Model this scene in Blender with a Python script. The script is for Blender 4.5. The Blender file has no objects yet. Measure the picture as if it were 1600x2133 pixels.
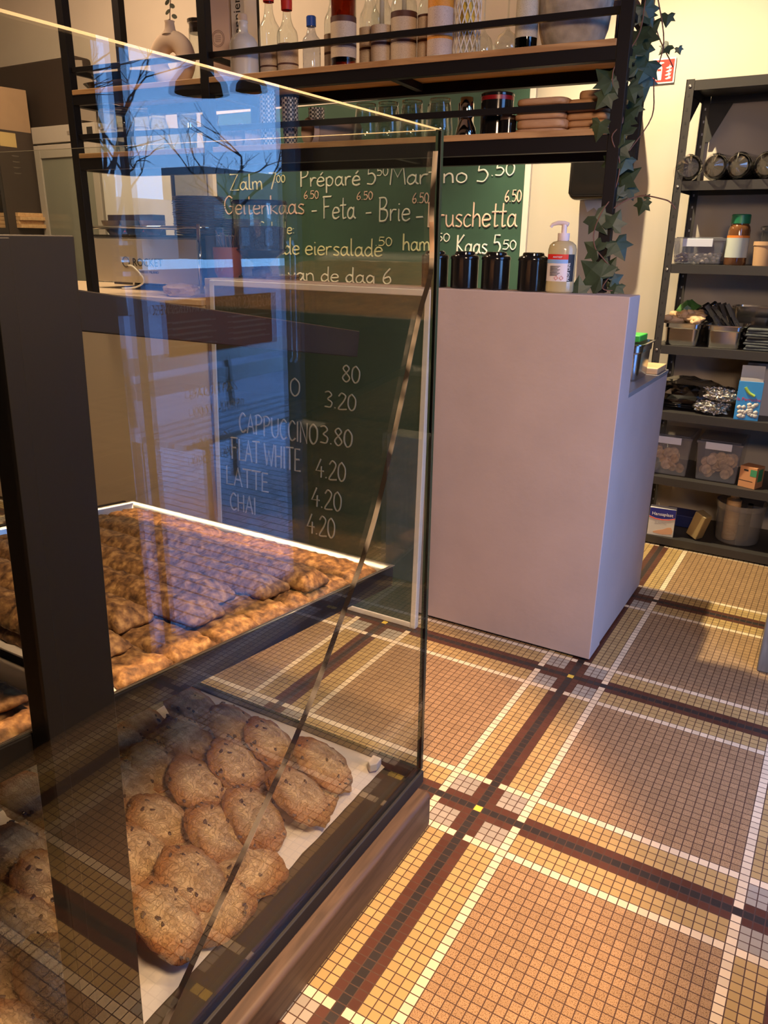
import bpy, bmesh, math, random
from mathutils import Vector, Matrix, noise
random.seed(11)
sc = bpy.context.scene
col = sc.collection
PI = math.pi

# ------------------------------------------------------------------ camera, world, lights, exposure
cam = bpy.data.cameras.new('camera'); camo = bpy.data.objects.new('camera', cam); col.objects.link(camo)
RT = Vector((0.85800461, 0.51352352, 0.01103052)); UP = Vector((-0.17942033, 0.27951821, 0.94322739)); BK = Vector((0.48128622, -0.81127255, 0.33196448))
m4 = Matrix.Identity(4)
for i, v in enumerate((RT, UP, BK)):
    for j in range(3): m4[j][i] = v[j]
m4.translation = Vector((0.5946, -1.4841, 1.3437))
camo.matrix_world = m4
cam.sensor_fit = 'VERTICAL'; cam.sensor_height = 36.0; cam.lens = 1602.7 * 36.0 / 2133.0
cam.clip_start = 0.02; cam.clip_end = 200
sc.camera = camo

w = bpy.data.worlds.new('sky'); sc.world = w; w.use_nodes = True
wn = w.node_tree.nodes; wl = w.node_tree.links
bg = wn['Background']; bg.inputs['Strength'].default_value = 10.5
tc = wn.new('ShaderNodeTexCoord'); sp = wn.new('ShaderNodeSeparateXYZ'); rp = wn.new('ShaderNodeValToRGB')
wl.new(tc.outputs['Generated'], sp.inputs[0]); wl.new(sp.outputs['Z'], rp.inputs[0]); wl.new(rp.outputs[0], bg.inputs['Color'])
rp.color_ramp.elements[0].position = 0.0; rp.color_ramp.elements[0].color = (.22, .47, 1, 1)
rp.color_ramp.elements[1].position = 0.42; rp.color_ramp.elements[1].color = (.07, .17, .52, 1)

def lamp(name, kind, loc, energy, color, target=None, **k):
    l = bpy.data.lights.new(name, kind); o = bpy.data.objects.new(name, l); col.objects.link(o)
    o.location = loc; l.energy = energy; l.color = color
    for a, b in k.items(): setattr(l, a, b)
    if target is not None: o.rotation_euler = (Vector(target) - Vector(loc)).to_track_quat('-Z', 'Y').to_euler()
    return o
# hard warm ceiling spot behind the bar: throws the shelf rack's and the counter's shadow over the floor
lamp('ceiling_spot_bar', 'SPOT', (-.74, 1.52, 3.32), 640, (1.0, .80, .49), (.35, 1.55, 0), spot_size=1.72, spot_blend=.55, shadow_soft_size=.03)
# warm spot over the glass case: lights the floor in front, the bar front and the rims of the trays
lamp('ceiling_spot_case', 'SPOT', (.02, -.36, 2.75), 430, (1.0, .60, .32), (-.42, -.45, 1.2), spot_size=.98, spot_blend=.3, shadow_soft_size=.035)
# added warm fill lights without fixtures, for the cookies, left rack and back wall
lamp('fill_warm_front', 'AREA', (.72, -1.0, 1.9), 50, (1.0, .67, .43), (-.5, -.45, .2), shape='DISK', size=.45)
lamp('fill_warm_mid', 'AREA', (-2.5, .55, 3.15), 52, (1.0, .70, .45), (-2.5, 1.6, 1.3), shape='DISK', size=.6)
lamp('fill_warm_back', 'AREA', (-3.3, 1.2, 3.3), 44, (1.0, .66, .40), (-3.3, 1.3, 0), shape='DISK', size=.6)
# daylight through the street door and the shop window (portals guide the sky light)
p = lamp('door_portal', 'AREA', (.97, .46, 1.25), 1, (1, 1, 1), (-1, .46, 1.25), shape='RECTANGLE', size=.88, size_y=2.4)
p.data.cycles.is_portal = True

vs = sc.view_settings
vs.view_transform = 'Standard'; vs.look = 'None'; vs.exposure = 0.0; vs.gamma = 1.0; vs.use_curve_mapping = False
cy = sc.cycles
cy.max_bounces = 10; cy.transparent_max_bounces = 40; cy.diffuse_bounces = 4; cy.glossy_bounces = 5; cy.transmission_bounces = 8
cy.sample_clamp_indirect = 4.0; cy.caustics_reflective = False; cy.caustics_refractive = False

# ------------------------------------------------------------------ materials
MATS = {}
def nodes(name):
    m = bpy.data.materials.new(name); m.use_nodes = True
    return m, m.node_tree.nodes, m.node_tree.links, m.node_tree.nodes['Principled BSDF']
def mat(name, rgb, rough=.5, metal=0., spec=.5, coat=0., vary=0., vscale=8., bump=0., bscale=60., trans=0.):
    if name in MATS: return MATS[name]
    m, n, l, b = nodes(name)
    b.inputs['Base Color'].default_value = (*rgb, 1); b.inputs['Roughness'].default_value = rough
    b.inputs['Metallic'].default_value = metal; b.inputs['Specular IOR Level'].default_value = spec
    b.inputs['Coat Weight'].default_value = coat
    tcn = None
    if vary or bump:
        tcn = n.new('ShaderNodeTexCoord')
    if vary:
        t = n.new('ShaderNodeTexNoise'); t.inputs['Scale'].default_value = vscale; t.inputs['Detail'].default_value = 6
        l.new(tcn.outputs['Object'], t.inputs['Vector'])
        r = n.new('ShaderNodeValToRGB')
        r.color_ramp.elements[0].position = .3; r.color_ramp.elements[1].position = .7
        r.color_ramp.elements[0].color = (*[c * (1 - vary) for c in rgb], 1); r.color_ramp.elements[1].color = (*[min(1, c * (1 + vary)) for c in rgb], 1)
        l.new(t.outputs['Fac'], r.inputs[0]); l.new(r.outputs[0], b.inputs['Base Color'])
    if bump:
        t2 = n.new('ShaderNodeTexNoise'); t2.inputs['Scale'].default_value = bscale; t2.inputs['Detail'].default_value = 4
        l.new(tcn.outputs['Object'], t2.inputs['Vector'])
        bp = n.new('ShaderNodeBump'); bp.inputs['Strength'].default_value = bump; bp.inputs['Distance'].default_value = .01
        l.new(t2.outputs['Fac'], bp.inputs['Height']); l.new(bp.outputs[0], b.inputs['Normal'])
    MATS[name] = m
    return m
def glass(name, tint=(1, 1, 1), f0=.04, rough=0., power=5., diffuse=None, dmix=0.):
    """thin glass or clear plastic: see-through, with a view-angle reflection that is the same from both sides"""
    if name in MATS: return MATS[name]
    m = bpy.data.materials.new(name); m.use_nodes = True; n = m.node_tree.nodes; l = m.node_tree.links
    n.clear(); out = n.new('ShaderNodeOutputMaterial'); mix = n.new('ShaderNodeMixShader')
    tr = n.new('ShaderNodeBsdfTransparent'); tr.inputs[0].default_value = (*tint, 1)
    gl = n.new('ShaderNodeBsdfGlossy'); gl.inputs['Roughness'].default_value = rough
    lw = n.new('ShaderNodeLayerWeight'); lw.inputs['Blend'].default_value = .5
    pw = n.new('ShaderNodeMath'); pw.operation = 'POWER'; pw.inputs[1].default_value = power
    mu = n.new('ShaderNodeMath'); mu.operation = 'MULTIPLY_ADD'; mu.inputs[1].default_value = 1 - f0; mu.inputs[2].default_value = f0
    l.new(lw.outputs['Facing'], pw.inputs[0]); l.new(pw.outputs[0], mu.inputs[0]); l.new(mu.outputs[0], mix.inputs[0])
    src = tr
    if diffuse:
        df = n.new('ShaderNodeBsdfDiffuse'); df.inputs[0].default_value = (*diffuse, 1)
        m2 = n.new('ShaderNodeMixShader'); m2.inputs[0].default_value = dmix
        l.new(tr.outputs[0], m2.inputs[1]); l.new(df.outputs[0], m2.inputs[2]); src = m2
    l.new(src.outputs[0], mix.inputs[1]); l.new(gl.outputs[0], mix.inputs[2]); l.new(mix.outputs[0], out.inputs[0])
    MATS[name] = m
    return m
def wood(name, c1, c2, scale=(1, 12, 12), rough=.5, wave=3.):
    if name in MATS: return MATS[name]
    m, n, l, b = nodes(name)
    t = n.new('ShaderNodeTexCoord'); mp = n.new('ShaderNodeMapping'); mp.inputs['Scale'].default_value = scale
    ns = n.new('ShaderNodeTexNoise'); ns.inputs['Scale'].default_value = wave; ns.inputs['Detail'].default_value = 8; ns.inputs['Distortion'].default_value = 1.2
    r = n.new('ShaderNodeValToRGB'); r.color_ramp.elements[0].color = (*c1, 1); r.color_ramp.elements[1].color = (*c2, 1)
    r.color_ramp.elements[0].position = .35; r.color_ramp.elements[1].position = .65
    l.new(t.outputs['Object'], mp.inputs[0]); l.new(mp.outputs[0], ns.inputs['Vector']); l.new(ns.outputs['Fac'], r.inputs[0]); l.new(r.outputs[0], b.inputs['Base Color'])
    b.inputs['Roughness'].default_value = rough
    MATS[name] = m
    return m

# mosaic floor: 33 x 34 tile repeat, three-tile dark bands, cream lines, grey 3 x 3 corner blocks
TILE = .0216
def mosaic():
    m, n, l, b = nodes('mosaic_floor')
    def math_(op, a, c=None, d=None):
        x = n.new('ShaderNodeMath'); x.operation = op
        for k, v in enumerate((a, c, d)):
            if v is None: continue
            if isinstance(v, (int, float)): x.inputs[k].default_value = v
            else: l.new(v, x.inputs[k])
        return x.outputs[0]
    def mixc(f, a, c):
        x = n.new('ShaderNodeMix'); x.data_type = 'RGBA'
        l.new(f, x.inputs[0])
        for k, v in ((6, a), (7, c)):
            if isinstance(v, tuple): x.inputs[k].default_value = (*v, 1)
            else: l.new(v, x.inputs[k])
        return x.outputs[2]
    geo = n.new('ShaderNodeNewGeometry'); sx = n.new('ShaderNodeSeparateXYZ'); l.new(geo.outputs['Position'], sx.inputs[0])
    u = math_('DIVIDE', sx.outputs[0], TILE); v = math_('DIVIDE', sx.outputs[1], TILE)
    iu = math_('ROUND', u); iv = math_('ROUND', v)
    def fold(i, N): return math_('ABSOLUTE', math_('SUBTRACT', i, math_('MULTIPLY', math_('ROUND', math_('DIVIDE', i, N)), N)))
    a = fold(iu, 33.); c = fold(iv, 34.)
    eq = lambda x, k: math_('COMPARE', x, float(k), .1)
    lt = lambda x, k: math_('LESS_THAN', x, float(k))
    AND = lambda x, y: math_('MULTIPLY', x, y)
    OR = lambda x, y: math_('MAXIMUM', x, y)
    # per tile random
    cb = n.new('ShaderNodeCombineXYZ'); l.new(iu, cb.inputs[0]); l.new(iv, cb.inputs[1])
    wnz = n.new('ShaderNodeTexWhiteNoise'); wnz.noise_dimensions = '2D'; l.new(cb.outputs[0], wnz.inputs['Vector'])
    spk = n.new('ShaderNodeTexNoise'); spk.inputs['Scale'].default_value = 420; spk.inputs['Detail'].default_value = 2
    l.new(geo.outputs['Position'], spk.inputs['Vector'])
    spr = n.new('ShaderNodeValToRGB'); l.new(spk.outputs['Fac'], spr.inputs[0])
    spr.color_ramp.elements[0].position = .36; spr.color_ramp.elements[0].color = (.17, .09, .035, 1)
    spr.color_ramp.elements[1].position = .5; spr.color_ramp.elements[1].color = (.41, .265, .135, 1)
    panel = spr.outputs[0]
    ochre = (.46, .315, .125); cream = (.78, .63, .41); grey = (.37, .33, .26); brown = (.095, .036, .022); dark = (.035, .028, .025); yel = (.80, .58, .08)
    ina, inc = lt(a, 4.5), lt(c, 4.5)
    colr = mixc(OR(ina, inc), panel, ochre)
    colr = mixc(AND(ina, inc), colr, grey)
    colr = mixc(OR(eq(a, 5), eq(c, 5)), colr, cream)
    band = OR(lt(a, 1.5), lt(c, 1.5))
    br = mixc(OR(AND(eq(a, 1), eq(c, 5)), AND(eq(a, 5), eq(c, 1))), brown, cream)
    br = mixc(OR(lt(a, .5), lt(c, .5)), br, dark)
    br = mixc(AND(lt(a, .5), lt(c, .5)), br, yel)
    colr = mixc(band, colr, br)
    # tile to tile variation
    hv = n.new('ShaderNodeHueSaturation'); l.new(colr, hv.inputs['Color'])
    l.new(math_('MULTIPLY_ADD', wnz.outputs['Value'], .22, .89), hv.inputs['Value'])
    # grout
    def gl(x): return math_('GREATER_THAN', math_('ABSOLUTE', math_('SUBTRACT', x, math_('ROUND', x))), .447)
    g = OR(gl(u), gl(v))
    colr = mixc(g, hv.outputs[0], (.075, .035, .018))
    l.new(colr, b.inputs['Base Color'])
    wear = n.new('ShaderNodeTexNoise'); wear.inputs['Scale'].default_value = 5; wear.inputs['Detail'].default_value = 5; l.new(geo.outputs['Position'], wear.inputs['Vector'])
    l.new(math_('ADD', math_('MULTIPLY_ADD', wear.outputs['Fac'], .22, .24), math_('MULTIPLY', g, .35)), b.inputs['Roughness'])
    bp = n.new('ShaderNodeBump'); bp.inputs['Strength'].default_value = .35; bp.inputs['Distance'].default_value = .001; bp.invert = True
    l.new(g, bp.inputs['Height']); l.new(bp.outputs[0], b.inputs['Normal'])
    b.inputs['Specular IOR Level'].default_value = .45
    return m
FLOOR = mosaic()
WALL = mat('wall_paint', (.45, .40, .33), .8, vary=.05, vscale=2)
CEIL = mat('ceiling_paint', (.62, .56, .48), .9)
STEEL = mat('black_steel', (.010, .008, .008), .45, spec=.15)
STEELD = mat('dark_shelving', (.035, .032, .030), .45)
COUNTER = mat('counter_plaster', (.47, .37, .33), .75, vary=.05, vscale=5, bump=.08, bscale=45)
CREAMC = mat('counter_cream', (.72, .58, .42), .6)
SHELFWOOD = wood('oak_board', (.34, .17, .06), (.50, .28, .11), (1.5, 14, 14), .5)
BASEWOOD = wood('grey_brown_wood', (.065, .040, .025), (.12, .074, .045), (14, 1.2, 14), .55)
BEECH = wood('beech', (.42, .22, .10), (.56, .32, .16), (2, 14, 14), .55)
PALEWOOD = wood('pale_wood', (.55, .33, .15), (.72, .48, .25), (2, 16, 16), .5)
GREYWOOD = wood('weathered_wood', (.16, .14, .11), (.27, .24, .19), (10, 10, 1.5), .8)
PANE = glass('pane_glass', (.965, .985, .965), .052, power=5)
CLEAR = glass('clear_glass', (.93, .96, .95), .07, power=3)
PLASTIC = glass('clear_plastic', (.86, .88, .92), .06, .08, 3, (.6, .62, .7), .16)
FROST = glass('frosted_plastic', (.75, .75, .74), .05, .25, 4, (.62, .60, .56), .18)
WRAP = glass('plastic_wrap', (.90, .90, .90), .10, .10, 2.2)
AMBER = glass('amber_liquid', (.42, .10, .012), .04)
GOLD = glass('golden_liquid', (.85, .52, .05), .04)
DGREEN = glass('dark_green_glass', (.03, .06, .02), .05)
PALEGRN = glass('pale_green_liquid', (.75, .85, .62), .04)
EDGE = mat('glass_edge', (.02, .035, .025), .12, spec=.8)
EDGELIT = bpy.data.materials.new('lit_glass_edge'); EDGELIT.use_nodes = True  # lighter copy of the edge glass, piped lamp light put into the colour
_n = EDGELIT.node_tree.nodes; _l = EDGELIT.node_tree.links; _n.clear(); _o = _n.new('ShaderNodeOutputMaterial'); _m = _n.new('ShaderNodeMixShader'); _m.inputs[0].default_value = .2
_t = _n.new('ShaderNodeBsdfTranslucent'); _t.inputs[0].default_value = (.24, .21, .15, 1); _g = _n.new('ShaderNodeBsdfGlossy'); _g.inputs['Roughness'].default_value = .2
_l.new(_t.outputs[0], _m.inputs[1]); _l.new(_g.outputs[0], _m.inputs[2]); _l.new(_m.outputs[0], _o.inputs[0])
GREENB = mat('chalkboard_green', (.028, .080, .052), .7, vary=.18, vscale=3)
CHALK = mat('chalk', (.78, .80, .70), .95); CHALKY = mat('chalk_yellow', (.80, .78, .45), .95); CHALKP = mat('chalk_pink', (.78, .56, .44), .95)
WHITE = mat('white_enamel', (.58, .57, .54), .4); CERAM = mat('glazed_white', (.70, .66, .60), .25); OFFW = mat('frame_white', (.66, .60, .54), .55)
INOX = mat('stainless', (.58, .57, .55), .22, 1.0, vary=.05); CHROME = mat('chrome', (.75, .74, .72), .07, 1.0); ALU = mat('aluminium', (.72, .69, .66), .32, 1.0)
BLACKG = mat('glossy_black', (.010, .009, .009), .12, spec=.6); BLACKM = mat('matt_black', (.014, .013, .013), .6)
RED = mat('red_print', (.62, .02, .015), .45); KRAFT = mat('kraft', (.46, .28, .15), .75); CARD = mat('cardboard', (.36, .24, .14), .8, vary=.08)
PAPER = mat('greaseproof_paper', (.72, .62, .54), .7, vary=.04, vscale=20, bump=.15, bscale=20)
CAPRED = mat('cap_red', (.60, .03, .02), .4); BLUE = mat('blue_plastic', (.02, .09, .50), .4); GREEN = mat('green_plastic', (.05, .45, .06), .45)
TERRA = mat('terracotta', (.36, .085, .04), .7); BEANS = mat('coffee_beans', (.035, .015, .008), .45, vary=.5, vscale=160, bump=.9, bscale=120)
STONE = mat('grey_stoneware', (.36, .31, .26), .85, vary=.3, vscale=22, bump=.4, bscale=50); SAND = mat('sand_ceramic', (.60, .46, .33), .75)
LEAF = mat('ivy_leaf', (.030, .050, .022), .5, vary=.35, vscale=25); VINE = mat('vine', (.16, .07, .04), .7); EUCA = mat('eucalyptus', (.16, .17, .10), .7)

# ------------------------------------------------------------------ mesh helpers
class G:
    def __init__(s): s.bm = bmesh.new(); s.mi = 0
    def _tag(s, faces):
        for f in faces: f.material_index = s.mi
        return s
    def box(s, x0, x1, y0, y1, z0, z1, M=None):
        v = [s.bm.verts.new(Vector((x, y, z)) if M is None else M @ Vector((x, y, z))) for z in (z0, z1) for y in (y0, y1) for x in (x0, x1)]
        F = [(0, 2, 3, 1), (4, 5, 7, 6), (0, 1, 5, 4), (2, 6, 7, 3), (0, 4, 6, 2), (1, 3, 7, 5)]
        return s._tag([s.bm.faces.new([v[i] for i in f]) for f in F])
    def lathe(s, prof, n=24, c=(0, 0, 0), M=None, sq=None):
        rings = []
        c = Vector(c)
        for r, z in prof:
            ring = []
            if r < 1e-6:
                q = Vector((0, 0, z)); ring = [s.bm.verts.new((M @ q if M else q) + c)]
            else:
                for k in range(n):
                    a = 2 * PI * k / n; q = Vector((r * math.cos(a), r * math.sin(a), z))
                    ring.append(s.bm.verts.new((M @ q if M else q) + c))
            rings.append(ring)
        fs = []
        for A, B in zip(rings, rings[1:]):
            for k in range(n):
                k2 = (k + 1) % n
                if len(A) == 1 and len(B) == 1: continue
                if len(A) == 1: fs.append(s.bm.faces.new((A[0], B[k2], B[k])))
                elif len(B) == 1: fs.append(s.bm.faces.new((A[k], A[k2], B[0])))
                else: fs.append(s.bm.faces.new((A[k], A[k2], B[k2], B[k])))
        return s._tag(fs)
    def tube(s, pts, r, n=8, closed=False, flat=1.):
        P = [Vector(p) for p in pts]; rings = []; N = len(P)
        rr = r if isinstance(r, (list, tuple)) else [r] * N
        prev = None
        for i in range(N):
            t = (P[(i + 1) % N] - P[i - 1]) if closed else (P[min(i + 1, N - 1)] - P[max(i - 1, 0)])
            if t.length < 1e-9: t = Vector((0, 0, 1))
            t.normalize()
            if prev is None:
                a = Vector((0, 0, 1)) if abs(t.z) < .9 else Vector((1, 0, 0))
            else: a = prev
            q = a - t * a.dot(t)
            if q.length < .05: q = Vector((0, 1, 0)) - t * t.y
            x = q.normalized(); y = t.cross(x); prev = x
            rings.append([s.bm.verts.new(P[i] + x * (rr[i] * math.cos(2 * PI * k / n)) + y * (rr[i] * flat * math.sin(2 * PI * k / n))) for k in range(n)])
        fs = []
        R = rings + ([rings[0]] if closed else [])
        for A, B in zip(R, R[1:]):
            for k in range(n): fs.append(s.bm.faces.new((A[k], A[(k + 1) % n], B[(k + 1) % n], B[k])))
        if not closed:
            fs.append(s.bm.faces.new(list(reversed(rings[0])))); fs.append(s.bm.faces.new(rings[-1]))
        return s._tag(fs)
    def prism(s, poly, h, M=None):
        """2D outline extruded from z=0 to z=h, then M"""
        lo = [Vector((x, y, 0)) for x, y in poly]; hi = [Vector((x, y, h)) for x, y in poly]
        if M: lo = [M @ q for q in lo]; hi = [M @ q for q in hi]
        a = [s.bm.verts.new(q) for q in lo]; b = [s.bm.verts.new(q) for q in hi]; n = len(a)
        fs = [s.bm.faces.new(list(reversed(a))), s.bm.faces.new(b)]
        for k in range(n): fs.append(s.bm.faces.new((a[k], a[(k + 1) % n], b[(k + 1) % n], b[k])))
        return s._tag(fs)
    def blob(s, c, sx, sy, sz, amp=.1, freq=3., sub=3, M=None, seed=0., pw=2.):
        b2 = bmesh.new(); bmesh.ops.create_icosphere(b2, subdivisions=sub, radius=1.)
        mp = {}
        for v in b2.verts:
            q = v.co.copy(); k = 1 + amp * noise.fractal(q * freq + Vector((seed, seed * 1.7, -seed)), 1., 2., 4)
            q = Vector((q.x * sx * k, q.y * sy * k, math.copysign(abs(q.z) ** (2. / pw), q.z) * sz * k))
            if M: q = M @ q
            mp[v.index] = s.bm.verts.new(q + Vector(c))
        b2.faces.ensure_lookup_table()
        fs = [s.bm.faces.new([mp[v.index] for v in f.verts]) for f in b2.faces]
        b2.free()
        return s._tag(fs)
    def o(s, name, mats, parent=None, loc=(0, 0, 0), smooth=False, bevel=0., seg=2, rot=None):
        me = bpy.data.meshes.new(name)
        bmesh.ops.recalc_face_normals(s.bm, faces=s.bm.faces)
        s.bm.to_mesh(me); s.bm.free()
        for m in (mats if isinstance(mats, (list, tuple)) else [mats]): me.materials.append(m)
        ob = bpy.data.objects.new(name, me); col.objects.link(ob)
        ob.location = loc
        if rot: ob.rotation_euler = rot
        if parent: ob.parent = parent
        if smooth:
            for p in me.polygons: p.use_smooth = True
        if bevel:
            md = ob.modifiers.new('bevel', 'BEVEL'); md.width = bevel; md.segments = seg; md.limit_method = 'ANGLE'; md.angle_limit = .7
            for p in me.polygons: p.use_smooth = True
            md.harden_normals = True
        elif smooth == 'auto':
            try:
                me.set_sharp_from_angle(angle=.6)
            except Exception: pass
        return ob
def tag(o, label, cat, group=None):
    o['label'] = label; o['category'] = cat
    if group: o['group'] = group
    return o
def struct(o): o['kind'] = 'structure'; return o
def thing(name, label, cat, loc=(0, 0, 0), rz=0., group=None, rot=None):
    e = bpy.data.objects.new(name, None); col.objects.link(e); e.empty_display_size = .05
    e.location = loc; e.rotation_euler = rot if rot else (0, 0, rz)
    return tag(e, label, cat, group)
def dup(root, loc, label, rz=None, rot=None):
    r = root.copy(); col.objects.link(r); r.location = loc
    if rz is not None: r.rotation_euler = (0, 0, rz)
    if rot is not None: r.rotation_euler = rot
    r['label'] = label
    for ch in list(root.children):
        c = ch.copy(); col.objects.link(c); c.parent = r
        for g in list(ch.children):
            d = g.copy(); col.objects.link(d); d.parent = c
    return r
ORD = ['first', 'second', 'third', 'fourth', 'fifth', 'sixth', 'seventh', 'eighth', 'ninth', 'tenth', 'eleventh', 'twelfth', 'thirteenth', 'fourteenth', 'fifteenth', 'sixteenth', 'seventeenth', 'eighteenth', 'nineteenth', 'twentieth']
def text(name, body, size, M, m, parent, ext=.0004, align='CENTER', sx=1.):
    c = bpy.data.curves.new(name, 'FONT'); c.body = body; c.size = size; c.extrude = ext; c.align_x = align; c.resolution_u = 2
    o = bpy.data.objects.new(name, c); col.objects.link(o); c.materials.append(m)
    o.matrix_world = Matrix.Identity(4)
    bpy.context.view_layer.update()
    me = bpy.data.meshes.new_from_object(o.evaluated_get(bpy.context.evaluated_depsgraph_get())); bpy.data.objects.remove(o); bpy.data.curves.remove(c)
    o = bpy.data.objects.new(name, me); col.objects.link(o)
    if not me.materials: me.materials.append(m)
    o.parent = parent; o.matrix_local = M @ Matrix.Diagonal((sx, 1, 1, 1))
    return o
def face_to(normal, up=(0, 0, 1), loc=(0, 0, 0)):
    """matrix whose local z is NORMAL and local y is UP"""
    z = Vector(normal).normalized(); x = Vector(up).cross(z).normalized(); y = z.cross(x)
    m = Matrix((x, y, z)).transposed().to_4x4(); m.translation = Vector(loc); return m
def catmull(P, k=4):
    P = [Vector(p) for p in P]; out = []
    for i in range(len(P) - 1):
        a = P[max(i - 1, 0)]; b = P[i]; c = P[i + 1]; d = P[min(i + 2, len(P) - 1)]
        for q in range(k):
            t = q / k
            out.append(.5 * ((2 * b) + (c - a) * t + (2 * a - 5 * b + 4 * c - d) * t * t + (3 * b - a - 3 * c + d) * t ** 3))
    out.append(P[-1]); return out

# chalk handwriting: each glyph = advance, strokes ("x y, x y" on a grid with x-height 5 and cap height 10; '~' smooths)
GL = {
 'Z': (7, '0 10,6 10,0 0,6.5 0'), 'a': (6.2, '~4.4 4.2,2.8 5,.9 3.8,.5 1.4,1.8 0,3.6 .8,4.5 2.6|~4.7 5.2,4.6 1.2,5.9 0'), 'l': (3, '~1 10,.9 3,1 .6,2.2 .2'), 'm': (8.5, '~.5 5,.6 0|~.6 3.5,2 5,3.4 4,3.6 0|~3.6 3.5,5.2 5,6.6 4,6.9 0'),
 'P': (6.5, '1 10,.8 0|~.2 9.5,3 10.2,5.4 8.6,4.4 6,1 5'), 'r': (4.6, '~.6 5,.7 0|~.7 3,2 4.8,4 4.8'), 'e': (5.6, '~.6 2.6,4.6 3,4 4.8,2 5,.5 3,.8 .8,2.6 0,4.8 .9'), 'é': (5.6, '~.6 2.6,4.6 3,4 4.8,2 5,.5 3,.8 .8,2.6 0,4.8 .9|2.4 6.4,4 8'), 'E': (6, '5 10,1 10,.8 0,5.2 .2|.9 5.2,4.4 5.4'),
 'p': (6, '~.7 5,.6 -4|~.7 4,2.6 5.2,4.7 3.6,4.2 1,2.4 0,.7 1'), 'M': (8.5, '.3 0,1.2 10,4 4,6.8 10,7.8 0'), 't': (4.4, '~2 9.5,1.8 1,2.6 .1,3.8 .6|0 6,4 6.2'), 'i': (2.6, '~1 5,1 .6,1.8 .1|1 7,1.2 7.5'),
 'n': (6, '~.5 5,.6 0|~.6 3.4,2.6 5,4.4 4,4.8 0'), 'o': (6, '~2.6 5,.7 4,.5 1.4,2.4 0,4.6 1,4.8 3.6,2.6 5'), 'G': (7.5, '~6 8.8,3.6 10,1 7.6,.5 3.4,2.6 .2,5.6 1.4,6 4.4|3.6 4.4,6.4 4.4'), 'k': (5.6, '~.8 10,.6 0|4.6 5,.8 2.4,5 0'),
 's': (5, '~4.2 4.6,2 5,.8 3.8,2.4 2.7,4 1.4,3 0,.5 .4'), 'F': (6.5, '1 10,.9 0|.2 10,6 10.2|.9 5.4,4.4 5.6'), 'B': (6.8, '1 10,.8 0|~.4 10,4 10,5 8,3.6 5.8,.9 5.2|~.9 5.2,4.6 4.8,5.6 2.4,4 .2,.6 0'), '-': (5, '.6 3.4,4 3.6'),
 'u': (6, '~.6 5,.7 1.4,2.2 0,4.4 1.4,4.6 5,4.7 1,5.4 0'), 'c': (5.2, '~4.4 4.4,2.4 5,.6 3,.8 .8,2.6 0,4.6 .8'), 'h': (6, '~.8 10,.6 0|~.6 3.2,2.6 5,4.4 4,4.8 0'), 'S': (6, '~5.4 9,3 10,.8 8.2,2.6 5.4,5 3.2,3.6 .2,.4 1'),
 'd': (6, '~4.4 4,2.4 5,.5 3,.8 .8,2.4 0,4.4 1.6|~4.8 10,4.6 1,5.4 .1'), 'v': (5.4, '.4 5,2.4 0,4.6 5'), 'g': (6, '~4.6 4,2.4 5,.6 3,1 .9,2.8 .4,4.6 2.4|~4.6 4.8,4.6 -2,3 -4,.8 -3'), 'K': (6.5, '1 10,.8 0|5.6 10,.9 4.6,6 0'), ':': (3, '1 4,1.1 4.4|1 .6,1.1 1'),
 '0': (6, '~2.8 10,.8 8,.5 3,2.4 0,4.6 2,5 7,2.8 10'), '2': (6, '~.6 8,2.4 10,4.8 8.4,3.6 5,.4 0,5.4 .2'), '3': (6, '~.6 9.4,3 10,4.6 8,2.2 5.4,4.8 3.4,3.8 .4,.4 .4'), '4': (6.2, '3.6 10,.4 3.4,5.6 3.6|4 6,3.8 0'), '5': (6.2, '5 10,1.4 10,.9 5.8,.9 5.8|~.9 5.8,3.6 6.2,5.2 3.6,3.6 .4,.4 .6'), '6': (6, '~4.4 10,1.4 6,.6 2,2.6 0,4.8 2,3.8 4.6,1 3.4'), '7': (6, '.4 10,5.2 10,1.8 0'), '8': (6, '~2.8 5.4,.9 8,2.8 10,4.6 8,2.8 5.4,.6 2.4,2.8 0,5 2.4,2.8 5.4'),
 '.': (2.6, '.8 .2,1 .5'), ' ': (3.4, ''), 'A': (7, '.2 0,3.2 10,6 0|1.4 3.6,5 3.6'), 'C': (6.6, '~5.6 8.6,3.4 10,.8 7,.8 2.8,3 0,5.8 1.4'), 'U': (6.8, '~.6 10,.8 2.4,3 0,5.4 2,5.6 10'), 'N': (7, '.6 0,.8 10,5.6 0,5.8 10'), 'I': (2.6, '1 10,1 0'), 'O': (7.2, '~3.4 10,.8 7.6,.7 2.6,3.2 0,6 2.4,6.2 7.4,3.4 10'), 'L': (6, '1 10,.8 0,5.4 .2'), 'T': (6.4, '0 10,6 10.2|3 10,2.9 0'), 'W': (9, '.2 10,2.2 0,4.2 7,6 0,8.4 10'), 'H': (7, '.8 10,.7 0|5.6 10,5.4 0|.7 5,5.5 5.2'), 'R': (6.6, '1 10,.8 0|~.3 9.8,4 10,5.2 7.6,3.6 5.4,.9 5|2.4 5,5.8 0')}
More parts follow.
